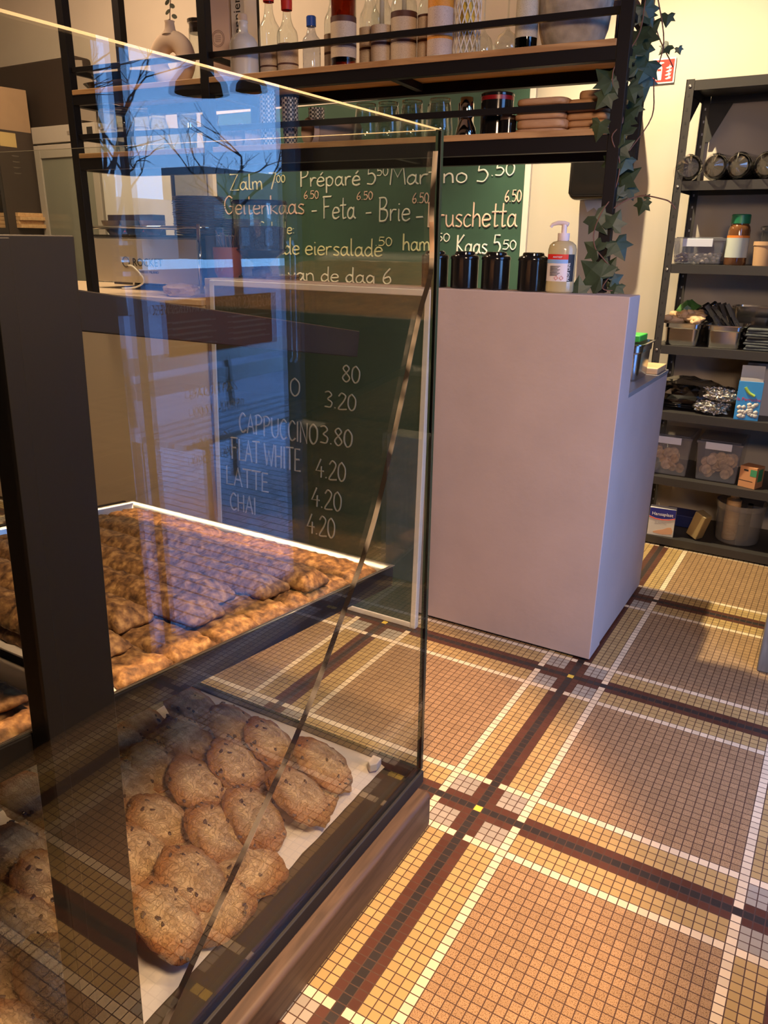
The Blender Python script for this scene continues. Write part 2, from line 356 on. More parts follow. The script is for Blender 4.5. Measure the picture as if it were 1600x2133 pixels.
def chalk(name, items, m, parent, place, r=.0042):
    """items: (text, x0, x1, z, cap height); PLACE(x, z) gives the point on the board"""
    for body, x0, x1, z, h in items:
        g = G()
        adv = sum(GL[c][0] for c in body); kx = (x1 - x0) / adv; kz = h / 10.; X = 0.
        for ch in body:
            a, st = GL[ch]
            for s in [q for q in st.split('|') if q]:
                sm = s.startswith('~'); pts = [tuple(map(float, q.split())) for q in s.lstrip('~').split(',')]
                for dbl in range(2):
                    jx, jz = random.uniform(-.25, .25) * dbl * 1.6, random.uniform(-.2, .2) * dbl * 1.6
                    P = [Vector((x0 + (X + q[0] + jx) * kx, 0, z + (q[1] + jz) * kz)) for q in pts]
                    if sm: P = catmull(P, 4)
                    P = [place(q.x, q.z) for q in P]
                    g.tube(P, r * min(1., .45 + h / .16) * (1. if not dbl else .6), 5)
            X += a
        g.o(name, m, parent)

# ------------------------------------------------------------------ room shell
YB, XR, XL, YF, ZC = 2.49, .90, -5.3, -4.2, 3.45
g = G(); g.box(XL - .1, XR + .1, YF - .1, YB + .1, -.08, 0); struct(g.o('floor', FLOOR))
g = G(); g.box(XL - .1, XR + .1, YF - .1, YB + .1, ZC, ZC + .1); struct(g.o('ceiling', CEIL))
g = G(); g.box(XL - .1, XR + .1, YB, YB + .12, 0, ZC); struct(g.o('wall_back', WALL))
g = G(); g.box(XL - .1, XR + .1, YF - .12, YF, 0, ZC); struct(g.o('wall_front', mat('brown_paint', (.05, .032, .022), .8)))
g = G(); g.box(XL - .12, XL, YF, YB, 0, ZC); struct(g.o('wall_left', WALL))
g = G()   # street wall with door opening
X0, X1 = XR, XR + .14
g.box(X0, X1, .91, YB, 0, ZC); g.box(X0, X1, YF, .0, 0, ZC)
g.box(X0, X1, 0., .91, 2.5, ZC)
struct(g.o('wall_right', mat('charcoal_paint', (.012, .011, .010), .7)))
FRAME = mat('door_frame_dark', (.03, .035, .045), .4)
g = G(); fx0, fx1 = .93, .98
for a, b in ((.0, .035), (.875, .91)): g.box(fx0, fx1, a, b, .0, 2.5)
g.box(fx0, fx1, .0, .91, 0., .055); g.box(fx0, fx1, .0, .91, 2.44, 2.5); g.box(fx0 + .005, fx1 - .005, .115, .13, .05, 2.45)
door = struct(g.o('door_1', FRAME))
g = G(); g.box(.951, .957, .03, .88, .05, 2.45); g.o('pane', PANE, door)
g = G(); g.tube([(.915, .80, .92), (.90, .80, .94), (.90, .80, 1.32), (.915, .80, 1.34)], .009); g.o('handle', CHROME, door, smooth=True)
LETT = mat('door_lettering', (.75, .75, .72), .6)
ML = face_to((-1, 0, 0))
for body, y, z, s in (('WARME', .46, 1.035, .05), ('ZATERDAG', .40, .86, .045), ('08:00U-17:00U', .42, .80, .040), ('ZONDAG', .39, .70, .040), ('08:00U-16:00U', .40, .64, .040)):
    Mx = ML.copy(); Mx.translation = Vector((.950, y, z)); text('lettering', body, s, Mx, LETT, door)
STK = mat('sticker_white', (.8, .8, .8), .6); STKY = mat('sticker_yellow', (.75, .65, .05), .6)
for y, z, m_, ww, hh in ((.11, 1.345, STK, .07, .018), (.09, 1.31, STK, .06, .03), (.09, 1.268, STK, .06, .025), (.135, 1.27, STKY, .045, .022), (.09, 1.23, STK, .06, .025), (.14, 1.23, STK, .03, .025)):
    g = G(); g.box(.9496, .9508, y - ww / 2, y + ww / 2, z - hh / 2, z + hh / 2); g.o('sticker', m_, door)
# poster on the door
po = thing('poster', 'dark red printed poster stuck on the street door glass, seen mirrored in the case', 'poster', (.945, .47, 1.085), 0)
POST = mat('poster_red', (.30, .02, .045), .6); POSTT = mat('poster_ink', (.85, .75, .88), .7)
g = G(); g.box(-.001, .001, -.26, .26, -.085, .085); g.o('sheet', POST, po)
for body, y, z, s in (('SMOELEKS 2024', .13, .040, .060), ('CHOCOLATE & PATEEKES WEEK', -.125, .045, .042)):
    Mx = ML.copy(); Mx.translation = Vector((-.0016, y, z)); text('lettering', body, s, Mx, POSTT, po, sx=.62)
g = G()
for k in range(5):
    for y0 in (-.24, .03): g.box(-.0018, -.0011, y0, y0 + .19 - .02 * (k % 2), .015 - k * .018, .019 - k * .018)
g.o('text_lines', POSTT, po)

# ------------------------------------------------------------------ street outside
PAVE = mat('street_paving', (.5, .5, .52), .8, vary=.15, vscale=1.5)
m, n, l, b = nodes('paving_slabs')
bt = n.new('ShaderNodeTexBrick'); tcx = n.new('ShaderNodeTexCoord'); l.new(tcx.outputs['Object'], bt.inputs['Vector'])
bt.inputs['Color1'].default_value = (.85, .85, .86, 1); bt.inputs['Color2'].default_value = (.74, .74, .75, 1); bt.inputs['Mortar'].default_value = (.10, .10, .11, 1)
bt.inputs['Scale'].default_value = 3.3; bt.inputs['Mortar Size'].default_value = .015; l.new(bt.outputs['Color'], b.inputs['Base Color']); b.inputs['Roughness'].default_value = .75
SLAB = m
g = G(); g.box(XR + .14, 3.2, -12, 14, -.14, -.04); struct(g.o('pavement', SLAB))
g = G(); g.box(3.2, 30, -30, 40, -.24, -.14); struct(g.o('road', PAVE))
FAC = mat('far_facade', (.34, .33, .33), .8); FWIN = mat('far_window', (.20, .21, .22), .3)
for k, (x, y0, y1, h) in enumerate(((44, 8, 20, 3.2), (45, 20, 44, 4.2), (43, 45, 57, 6.6))):
    bl = thing('house', ['pale terraced house across the street, lowest roof on the near side', 'pale house in the middle across the street', 'dark brick house far along the street'][k], 'building', (x, (y0 + y1) / 2, -.14))
    g = G(); g.box(-.2, 4, -(y1 - y0) / 2, (y1 - y0) / 2, 0, h); g.o('wall', FAC if k < 2 else mat('dark_brick', (.17, .16, .16), .9), bl)
    for q in range(4):
        for r in range(2):
            yy = -(y1 - y0) / 2 + (q + .5) * (y1 - y0) / 4; g = G(); g.box(-.25, -.15, yy - .5, yy + .5, 1. + r * 2., 2.4 + r * 1.6); g.o('window', FWIN, bl)
BARK = mat('bark', (.05, .045, .04), .9)
for k, (x, y) in enumerate(((9, 4.6), (14, 15.5), (12, 9.6))):
    tr = thing('bare_tree', ['bare winter tree on the street, left one', 'bare winter tree on the street, farthest one', 'bare winter tree on the street, middle one'][k], 'tree', (x, y, -.14))
    rnd = random.Random(k + 3); g = G(); g.tube([(0, 0, 0), (.05, 0, 1.4), (0, .05, 2.6)], [.13, .11, .09]); g.o('trunk', BARK, tr, smooth=True)
    g = G()
    def branch(p, d, L, r, dep):
        q = p + d * L; mid = p + d * L * .5 + Vector((rnd.uniform(-.1, .1), rnd.uniform(-.1, .1), 0)) * L
        g.tube([p, mid, q], [r, r * .8, r * .55], 5)
        if dep:
            for _ in range(3):
                d2 = (d + Vector((rnd.uniform(-.8, .8), rnd.uniform(-.8, .8), rnd.uniform(-.3, .5)))).normalized(); branch(q if _ < 2 else mid, d2, L * .68, r * .5, dep - 1)
    for q in range(4): branch(Vector((0, .05, 1.6 + .3 * q)), Vector((rnd.uniform(-1, 1), rnd.uniform(-1, 1), .8)).normalized(), 1.3, .05, 3)
    g.o('branches', BARK, tr)
bn = thing('street_bench', 'slatted white street bench on the pavement outside the door', 'bench', (2.05, 2.0, -.04))
BSL = mat('bench_paint', (.62, .66, .70), .5); BFR = mat('bench_frame', (.10, .11, .13), .4)
for k in range(5):
    g = G(); g.box(-.24 + k * .1, -.16 + k * .1, -.9, .9, .42, .45); g.o('slat', BSL, bn)
for k in range(2):
    g = G(); g.box(.27, .30, -.9, .9, .58 + k * .13, .67 + k * .13); g.o('slat', BSL, bn)
for y in (-.75, 0, .75):
    g = G(); g.tube([(-.24, y, 0), (-.24, y, .41), (.26, y, .41), (.30, y, .85)], .022); g.tube([(.26, y, 0), (.26, y, .41)], .022); g.o('leg', BFR, bn, smooth=True)
# two black pendants by the door, mirrored in the case glass
for k, (x, y, z, r, lab) in enumerate(((.74, .20, 1.70, .07, 'larger black dome pendant lamp hanging by the street door'), (.74, .40, 1.735, .045, 'small black bowl pendant lamp hanging by the street door'))):
    t = thing('pendant_lamp', lab, 'lamp', (x, y, z), 0)
    g = G(); g.lathe([(r, 0), (r * .94, r * .35), (r * .6, r * .75), (r * .2, r * .95), (.012, r * 1.1), (.0, r * 1.1)], 24); g.o('lamp_shade', BLACKM, t, smooth=True)
    g = G(); g.tube([(0, 0, r * 1.05), (0, 0, ZC - z)], .003, 6); g.o('cord', BLACKM, t)

# ------------------------------------------------------------------ counters
t = tag(bpy.data.objects.new('bar_counter', None), 'tall plastered bar front with lilac grey side and low worktop behind', 'counter'); col.objects.link(t); t.location = (0, .85, 0)
g = G(); g.box(-1.62, .026, .0, .122, .012, 1.20); g.o('front_panel', COUNTER, t, bevel=.003)
g = G(); g.box(-1.62, .022, .122, .716, .012, .885); g.o('cabinet', COUNTER, t, bevel=.003)
g = G(); g.box(-1.62, .024, .1225, .718, .8855, .90); g.o('worktop', mat('worktop_grey', (.22, .21, .22), .4), t, bevel=.002)
g = G(); g.box(-1.60, .006, .02, .70, 0, .012); g.o('plinth', BLACKM, t)
t = tag(bpy.data.objects.new('side_counter', None), 'cream coffee counter continuing left of the menu board under the coffee machine', 'counter'); col.objects.link(t); t.location = (-1.625, .85, 0)
g = G(); g.box(-2.4, -.004, 0, .62, 0.02, 1.095); g.o('cabinet', CREAMC, t, bevel=.003)
g = G(); g.box(-2.4, -.004, -.015, .63, 1.0955, 1.118); g.o('worktop', mat('worktop_cream', (.66, .50, .36), .45), t, bevel=.003)
g = G(); g.box(-2.38, -.02, .03, .6, 0, .02); g.o('plinth', BLACKM, t)

# grey weathered post foot at the right edge of the view
g = G(); g.box(.519, .70, 1.097, 1.21, 0, .62)
tag(g.o('wooden_stool', GREYWOOD, bevel=.006), 'weathered grey wooden block cut off by the right edge', 'stool')

# ------------------------------------------------------------------ hanging shelf rack
RKZ = math.radians(4.83); RO = Vector((-.10, .98, 0))
RM = Matrix.Translation(RO) @ Matrix.Rotation(RKZ, 4, 'Z')
def RK(x, y, z): return RM @ Vector((x, y, z))
rack = thing('shelf_rack', 'black steel rack with two oak shelf levels standing on the bar', 'shelving', RO, RKZ)
D = .30; ps = .018
for x, y, z0 in ((0, 0, 1.201), (-2.12, 0, 1.119), (-1.455, 0, 1.601), (0, D, 1.601), (-2.12, D, 1.601), (-1.455, D, 1.601)):
    g = G(); g.box(x - ps, x + ps, y - ps, y + ps, z0, ZC - .002); g.o('post', STEEL, rack, bevel=.002)
for z0, z1, nm in ((1.833, 1.868, 'upper_frame'), (1.60, 1.642, 'lower_frame')):
    g = G(); g.box(-2.102, -.018, -.016, .016, z0, z1); g.box(-2.102, -.018, D - .016, D + .016, z0, z1)
    for x in (-2.12, -1.455, 0): g.box(x - .016, x + .016, .016, D - .016, z0, z1)
    for x in (-.75,): g.box(x - .012, x + .012, .016, D - .016, z0 + .01, z1)
    g.o(nm, STEEL, rack, bevel=.0015)
for z in (1.868, 1.6425):
    for x0, x1 in ((-2.10, -1.475), (-1.436, -.020)):
        g = G(); g.box(x0, x1, -.018, D + .012, z, z + .018); g.o('shelf_board', SHELFWOOD, rack, bevel=.0015)
for z in (1.957, 1.722):
    g = G(); g.box(-2.10, -.018, -.008, .008, z - .009, z + .009)
    for x in (-2.12, -1.455, 0): g.box(x - .008, x + .008, .018, D - .018, z - .009, z + .009)
    g.o('guard_rail', STEEL, rack, bevel=.001)
g = G(); g.box(-2.102, -.018, -.016, D + .016, 2.40, 2.46); g.o('top_frame', STEEL, rack, bevel=.002)
ZU, ZL = 1.8865, 1.6610
for k, (lx, w_, h_) in enumerate(((-.27, .44, .42), (-.76, .46, .40), (-1.25, .44, .42), (-1.76, .5, .38))):  # unseen boxes added to cut off the light of the ceiling spot
    t = thing('carton', f'unseen box added on the rack top to block light, {ORD[k]} from the right', 'box', RK(lx, .15, 2.4605), RKZ, 'added light-blocking boxes on the rack')
    g = G(); g.box(-w_ / 2, w_ / 2, -.14, .14, 0, h_); g.o('blocker_body', CARD, t, bevel=.003)
    g = G(); g.box(-w_ / 2 - .0005, w_ / 2 + .0005, -.025, .025, h_ - .0005, h_ + .0006); g.box(-w_ / 2 - .0008, -w_ / 2, -.025, .025, h_ * .7, h_); g.box(w_ / 2, w_ / 2 + .0008, -.025, .025, h_ * .7, h_); g.o('tape', KRAFT, t)

def label_mat(name, base, band, h0, h1):
    """printed paper label: dark bands and fine text lines by height"""
    if name in MATS: return MATS[name]
    m, n, l, b = nodes(name)
    t = n.new('ShaderNodeTexCoord'); s = n.new('ShaderNodeSeparateXYZ'); l.new(t.outputs['Object'], s.inputs[0])
    mr = n.new('ShaderNodeMapRange'); mr.inputs[1].default_value = h0; mr.inputs[2].default_value = h1; l.new(s.outputs[2], mr.inputs[0])
    r = n.new('ShaderNodeValToRGB'); r.color_ramp.interpolation = 'CONSTANT'
    e = r.color_ramp.elements; e[0].position = 0; e[0].color = (*base, 1); e[1].position = .30; e[1].color = (*band, 1)
    for p_, c_ in ((.36, base), (.86, band)):
        q = e.new(p_); q.color = (*c_, 1)
    l.new(mr.outputs[0], r.inputs[0])
    wv = n.new('ShaderNodeTexNoise'); mp = n.new('ShaderNodeMapping'); mp.inputs['Scale'].default_value = (260, 260, 1500); wv.inputs['Scale'].default_value = 1.
    l.new(t.outputs['Object'], mp.inputs[0]); l.new(mp.outputs[0], wv.inputs['Vector'])
    rr = n.new('ShaderNodeValToRGB'); rr.color_ramp.elements[0].position = .38; rr.color_ramp.elements[0].color = (.72, .68, .62, 1); rr.color_ramp.elements[1].position = .5; rr.color_ramp.elements[1].color = (1, 1, 1, 1)
    l.new(wv.outputs['Fac'], rr.inputs[0])
    mx = n.new('ShaderNodeMix'); mx.data_type = 'RGBA'; mx.blend_type = 'MULTIPLY'; mx.inputs[0].default_value = 1.
    l.new(r.outputs[0], mx.inputs[6]); l.new(rr.outputs[0], mx.inputs[7]); l.new(mx.outputs[2], b.inputs['Base Color']); b.inputs['Roughness'].default_value = .6
    MATS[name] = m
    return m
LAB = label_mat('bottle_label', (.62, .50, .37), (.09, .03, .02), .03, .155)
LABO = label_mat('orange_label', (.60, .47, .40), (.75, .30, .03), .01, .165)

# syrup bottles on the upper shelf
def bottle(name, label, cat, lx, ly, r, h, glassm=CLEAR, liq=None, lh=0., lab=LAB, lz=(.03, .155), neck=.014, shoulder=.6, cap=None, z=None, tube=False, group=None, lr=1.):
    P = RK(lx, ly, ZU if z is None else z)
    t = thing(name, label, cat, P, 0, group)
    sh = h * shoulder
    prof = [(0, .002), (r * .93, .002), (r, .008), (r, sh), (r * .93, sh + h * .05), (r * .62, sh + h * .11), (neck * 1.15, sh + h * .18), (neck, sh + h * .24), (neck, h - .012), (neck * 1.2, h - .010), (neck * 1.2, h)]
    g = G(); g.lathe(prof, 28); g.o('bottle_body', glassm, t, smooth=True)
    if liq:
        g = G(); g.lathe([(0, .005), (r * .94, .005), (r * .94, min(lh, sh)), (0, min(lh, sh))], 24); g.o('liquid', liq, t, smooth='auto')
    if lab:
        g = G(); g.lathe([(r * 1.008, lz[0]), (r * 1.008, lz[1])], 28); g.o('paper_label', lab, t, smooth=True)
    if cap:
        g = G(); g.lathe([(neck * 1.35, h - .055), (neck * 1.4, h - .03), (neck * 1.35, h), (0, h)], 20); g.o('cap', cap, t, smooth='auto')
    if tube:
        g = G(); g.tube([(0, 0, h * .42), (0, 0, h + .03)], .008, 8); g.o('pour_spout', CERAM, t, smooth=True)
    return t
SY = 'syrup bottles on the upper shelf'
bottle('syrup_bottle', 'red capped bottle half full of golden syrup beside the white textured bottle', 'bottle', -1.271, .13, .037, .30, liq=GOLD, lh=.10, cap=CAPRED, shoulder=.52, lz=(.012, .10), group=SY, lab=label_mat('label_short', (.62, .50, .37), (.09, .03, .02), .01, .105))
bottle('syrup_bottle', 'red capped bottle of pale green syrup beside the blue capped water bottle', 'bottle', -1.190, .12, .037, .265, liq=PALEGRN, lh=.09, cap=CAPRED, shoulder=.5, lz=(.015, .105), group=SY, lab=label_mat('label_short', (.6, .5, .4), (.09, .03, .02), .01, .105))
bottle('syrup_bottle', 'clear labelled bottle hidden behind the large amber bottle', 'bottle', -1.030, .17, .035, .33, shoulder=.5, lz=(.02, .13), group=SY)
bottle('syrup_bottle', 'large bottle full of dark amber syrup in the middle of the upper shelf', 'bottle', -.943, .08, .043, .36, liq=AMBER, lh=.215, shoulder=.6, lz=(.035, .155), group=SY)
bottle('syrup_bottle', 'clear bottle with dark brown syrup just right of the amber bottle', 'bottle', -.885, .16, .036, .32, liq=AMBER, lh=.11, shoulder=.5, lz=(.01, .135), group=SY)
bottle('syrup_bottle', 'clear bottle with cream label, second right of the amber bottle', 'bottle', -.815, .11, .036, .31, shoulder=.5, lz=(.01, .125), tube=True, group=SY)
bottle('syrup_bottle', 'bottle with a little yellow syrup left and a wide cream label', 'bottle', -.735, .11, .043, .34, liq=GOLD, lh=.05, shoulder=.5, lz=(.015, .155), tube=True, group=SY)
bottle('syrup_bottle', 'clear narrow bottle left of the orange labelled bottle', 'bottle', -.660, .13, .032, .32, shoulder=.5, lz=(.01, .145), group=SY)
bottle('sauce_bottle', 'white squeeze bottle with an orange printed label', 'bottle', -.590, .07, .040, .30, glassm=mat('sauce_plastic', (.62, .55, .45), .5), lab=LABO, lz=(.012, .185), shoulder=.66)
bottle('wine_bottle', 'green wine bottle beside the big stone planter', 'bottle', -.318, .10, .034, .31, glassm=DGREEN, liq=mat('dark_wine', (.008, .005, .004), .2), lh=.17, lz=(.045, .16), shoulder=.58, lab=label_mat('wine_label', (.60, .55, .45), (.05, .06, .18), .06, .5), cap=mat('foil_green', (.10, .22, .03), .4))
t = bottle('water_bottle', 'small clear plastic water bottle with blue cap', 'bottle', -1.080, .10, .031, .165, glassm=PLASTIC, lab=None, cap=None, neck=.013, shoulder=.62)
g = G(); g.lathe([(.0165, .147), (.0165, .175), (.014, .178), (0, .178)], 20); g.o('cap', BLUE, t, smooth='auto')
t = thing('ceramic_bottle', 'white scale textured bottle with a cork stopper', 'bottle', RK(-1.348, .08, ZU))
g = G(); NB = 44
def scaly(r, z, k): return r * (1 + .022 * math.sin(k * 9 * PI / 11) * math.sin(z * 420))
rings = []
for r, z in [(.0, .001), (.045, .001), (.050, .006)] + [(.050, .006 + .104 * q / 26) for q in range(1, 27)] + [(.047, .120), (.038, .134), (.024, .144), (.0165, .150), (.0155, .176), (.018, .178), (.018, .184), (0, .184)]:
    rings.append([g.bm.verts.new((scaly(r, z, k) * math.cos(2 * PI * k / NB), scaly(r, z, k) * math.sin(2 * PI * k / NB), z)) for k in range(NB)])
for A, B in zip(rings, rings[1:]):
    for k in range(NB): g.bm.faces.new((A[k], A[(k + 1) % NB], B[(k + 1) % NB], B[k]))
g.o('bottle_body', CERAM, t, smooth=True)
g = G(); g.lathe([(.0165, .1845), (.0165, .203), (.015, .205), (0, .205)], 20); g.o('stopper', SAND, t, smooth='auto')
# donut vase with eucalyptus
t = thing('donut_vase', 'sand coloured ring shaped vase with a hole, holding a eucalyptus sprig', 'vase', RK(-1.725, .14, ZU), RKZ)
g = G(); prof = []
for k in range(32):
    a = 2 * PI * k / 32; ring = []
    for q in range(16):
        bb = 2 * PI * q / 16; rr = .068 + .038 * math.cos(bb)
        ring.append(g.bm.verts.new((rr * math.cos(a), .030 * math.sin(bb), .100 + rr * math.sin(a) * .96)))
    prof.append(ring)
for k in range(32):
    for q in range(16):
        g.bm.faces.new((prof[k][q], prof[(k + 1) % 32][q], prof[(k + 1) % 32][(q + 1) % 16], prof[k][(q + 1) % 16]))
g.lathe([(.032, .186), (.020, .205), (.017, .225), (.019, .232), (.014, .232), (.013, .20)], 20)
g.lathe([(0, 0), (.042, 0), (.036, .012)], 20)
g.o('vase_body', SAND, t, smooth=True)
e = thing('eucalyptus_sprig', 'dry eucalyptus sprig standing in the ring shaped vase', 'plant', RK(-1.725, .14, ZU + .2), RKZ)
g = G(); g.tube([(0, 0, 0), (.005, 0, .06), (.012, .004, .12), (.010, 0, .19)], .0016, 6); g.o('stem', VINE, e)
g = G()
for q in range(10):
    z = .03 + q * .016; s = 1 if q % 2 else -1; Mq = Matrix.Translation((.008 + s * .013, random.uniform(-.006, .006), z)) @ Matrix.Rotation(s * .5, 4, 'Y') @ Matrix.Rotation(random.uniform(.9, 1.6), 4, 'X')
    g.prism([(.013 * math.cos(2 * PI * k / 10), .008 * math.sin(2 * PI * k / 10)) for k in range(10)], .0008, Mq)
g.o('leaves', EUCA, e)
t = thing('storage_jar', 'clear glass jar with a steel lid behind the ring shaped vase', 'jar', RK(-1.655, .22, ZU))
g = G(); g.lathe([(0, .003), (.035, .003), (.037, .01), (.037, .215)], 24); g.o('glass_body', CLEAR, t, smooth=True)
g = G(); g.lathe([(.0, .20), (.034, .20), (.034, .232), (.040, .234), (.040, .246), (0, .246)], 24); g.o('lid', INOX, t, smooth='auto')
t = thing('gift_box', 'tall pinkish white carton with a round printed stamp on the upper shelf', 'box', RK(-1.535, .22, ZU), RKZ + .1)
g = G(); g.box(-.05, .05, -.045, .045, 0, .33); g.o('carton', mat('pink_carton', (.62, .46, .38), .6), t, bevel=.001)
g = G()
for rr in (.027, .022): g.tube([(rr * math.cos(2 * PI * k / 24), -.0455, .165 + rr * math.sin(2 * PI * k / 24)) for k in range(24)], .0009, 5, closed=True)
for k in range(4): g.box(-.012, .012, -.0462, -.0452, .155 + k * .006, .1562 + k * .006)
g.o('printed_stamp', mat('stamp_ink', (.30, .20, .17), .7), t)
t = thing('slim_box', 'slim white box with vertical black lettering beside the rack post', 'box', RK(-1.440, .22, ZU), RKZ)
g = G(); g.box(-.030, .030, -.04, .04, 0, .34); g.o('carton', CERAM, t, bevel=.001)
Mx = face_to((0, -1, 0), (-1, 0, 0)); Mx.translation = Vector((.012, -.0405, .22)); text('lettering', 'Pannier', .045, Mx, BLACKM, t)
# lattice vase, bulb vases, planter, carved box
t = thing('lattice_vase', 'white openwork lattice cylinder standing among the bottles', 'vase', RK(-.515, .11, ZU))
g = G()
for k in range(14):
    for s in (1, -1):
        g.tube([(.042 * math.cos(2 * PI * k / 14 + s * q * .16), .042 * math.sin(2 * PI * k / 14 + s * q * .16), .004 + q * .02) for q in range(15)], .0022, 5)
for z in (.004, .284): g.tube([(.042 * math.cos(2 * PI * k / 28), .042 * math.sin(2 * PI * k / 28), z) for k in range(28)], .003, 6, closed=True)
g.o('lattice', CERAM, t, smooth=True)
t = thing('oil_bottle', 'slim glass bottle with yellow label inside the lattice cylinder', 'bottle', RK(-.515, .11, ZU))
g = G(); g.lathe([(0, .002), (.022, .002), (.022, .17), (.010, .2), (.010, .25)], 20); g.o('glass_body', CLEAR, t, smooth=True)
g = G(); g.lathe([(.0224, .08), (.0224, .16)], 20); g.o('paper_label', mat('yellow_label', (.7, .5, .08), .6), t, smooth=True)
for lx, r, lab in ((-.455, .033, 'left round glass bud vase with a long thin neck'), (-.378, .040, 'right round glass bud vase with a long thin neck')):
    t = thing('bud_vase', lab, 'vase', RK(lx, .10, ZU), 0, 'glass bud vases')
    g = G(); g.lathe([(0, .002), (r * .8, .002), (r, .018), (r, .035), (r * .72, .058), (r * .25, .072), (.004, .082), (.0028, .12), (.0025, .28)], 28); g.o('glass_body', CLEAR, t, smooth=True)
t = thing('stone_planter', 'big ribbed grey stone planter at the right end of the upper shelf', 'planter', RK(-.190, .165, ZU))
g = G(); g.lathe([(0, .0), (.070, .0), (.084, .01), (.104, .07), (.115, .16), (.117, .25), (.108, .25), (.104, .17), (.0, .17)], 48); g.o('pot', STONE, t, smooth='auto')
g = G(); g.lathe([(.0, .2), (.107, .2), (.0, .215)], 24); g.o('soil', BLACKM, t)
t = thing('carved_pedestal', 'carved reddish wooden pedestal in the corner behind the stone planter', 'ornament', RK(-.052, .245, ZU), RKZ)
g = G(); g.box(-.032, .032, -.032, .032, 0, .02); g.box(-.024, .024, -.024, .024, .02, .13); g.box(-.034, .034, -.034, .034, .13, .15)
for k in range(5): g.box(-.022 + k * .0095, -.0165 + k * .0095, -.027, -.024, .03, .12)
g.o('carving', wood('mahogany', (.14, .045, .02), (.22, .08, .035), (3, 3, 10), .5), t, bevel=.002)
# pans and black platters, left bay of the upper shelf
for k, (lx, ly, z, sx, sy, h, nm, lab) in enumerate(((-1.96, .14, 0, .16, .12, .03, 'serving_tray', 'lower glossy black serving tray at the left end of the upper shelf'), (-1.94, .15, .032, .15, .11, .03, 'serving_dish', 'upper black dish stacked on the serving tray'))):
    t = thing(nm, lab, 'tray', RK(lx, ly, ZU + z), RKZ)
    g = G(); sq = lambda r1, zz: [(r1 * sx * math.copysign(abs(math.cos(a)) ** .5, math.cos(a)), r1 * sy * math.copysign(abs(math.sin(a)) ** .5, math.sin(a)), zz) for a in [2 * PI * q / 40 for q in range(40)]]
    R_ = [[g.bm.verts.new(v) for v in sq(r1, zz)] for r1, zz in ((.82, 0), (.9, h * .5), (1., h), (.96, h), (.84, h * .4), (.8, .005))]
    for A, B in zip(R_, R_[1:]):
        for q in range(40): g.bm.faces.new((A[q], A[(q + 1) % 40], B[(q + 1) % 40], B[q]))
    g.bm.faces.new(R_[0]); g.bm.faces.new(R_[-1]); g.o('tray_body', BLACKG, t, smooth='auto')

# ------------------------------------------------------------------ lower shelf of the rack
def tumbler(label, lx, ly, z, r, h, up=True, cut=False, grp='drinking glasses on the lower shelf'):
    t = thing('tumbler', label, 'glass', RK(lx, ly, z), random.uniform(0, 1), grp)
    g = G(); n_ = 20
    pr = [(0, .004), (r * .72, .004), (r * .78, .0), (r * .80, .012), (r, h * .72), (r, h), (r * .96, h), (r * .94, h * .7), (r * .73, .014), (0, .013)]
    if not up: pr = [(a, h - b) for a, b in pr]
    g.lathe(pr, n_); ob = g.o('glass_body', CUTG if cut else CLEAR, t, smooth=True)
    return t
CUTG = glass('cut_glass', (.80, .84, .85), .16, .05, 2)
names = ['left', 'second', 'third']
for k, lx in enumerate((-2.045, -1.960, -1.872)):
    tumbler(f'lower {ORD[k]} ribbed tumbler from the left rack post', lx, .10, ZL, .038, .098, False)
    tumbler(f'upside down {ORD[k]} ribbed tumbler in the top layer, from the left rack post', lx, .10, ZL + .099, .040, .070, False)
tumbler('short dark tumbler stacked in the left bay, right of the tall ribbed ones', -1.79, .11, ZL, .036, .085, False)
tumbler('upside down tumbler on top at the middle of the left bay', -1.79, .11, ZL + .086, .036, .055, False)
tumbler('low tumbler beside the patterned cut glasses', -1.715, .10, ZL, .036, .085, False)
tumbler('left patterned cut glass by the middle rack post', -1.640, .10, ZL, .037, .135, True, True)
tumbler('right patterned cut glass by the middle rack post', -1.556, .13, ZL, .034, .128, True, True)
CUPP = mat('paper_cup', (.55, .38, .30), .6); CUPR = mat('paper_cup_dark', (.16, .11, .10), .6)
def cupstack(lx, ly, z, ncup, r, lab, lie=True, mats_=None, hh=.09, step=.011, grp=''):
    for k in range(ncup):
        lb = f'{ORD[k]} paper cup {lab}'
        if lie:
            P = RM @ Vector((lx + k * step * .45, ly + k * step * .9, z + r * .995)); rot = (PI / 2, 0, RKZ - .45)
            t = thing('paper_cup', lb, 'cup', P, 0, grp, rot=rot)
            pr = [(r, 0), (r * 1.03, .002), (r, .004), (r * .78, -hh), (r * .74, -hh), (r * .95, 0)]
        else:
            t = thing('paper_cup', lb, 'cup', RK(lx, ly, z + k * step), 0, grp)
            pr = [(0, .002), (r * .74, .002), (r * .74, 0), (r, hh), (r * 1.04, hh - .001), (r * 1.04, hh - .005), (r * .98, hh - .006)]
        g = G(); g.lathe(pr, 20)
        if lie: g.lathe([(0, -hh + .006), (r * .78, -hh + .006)], 20)
        g.o('cup_wall', mats_ if mats_ else CUPP, t, smooth='auto')
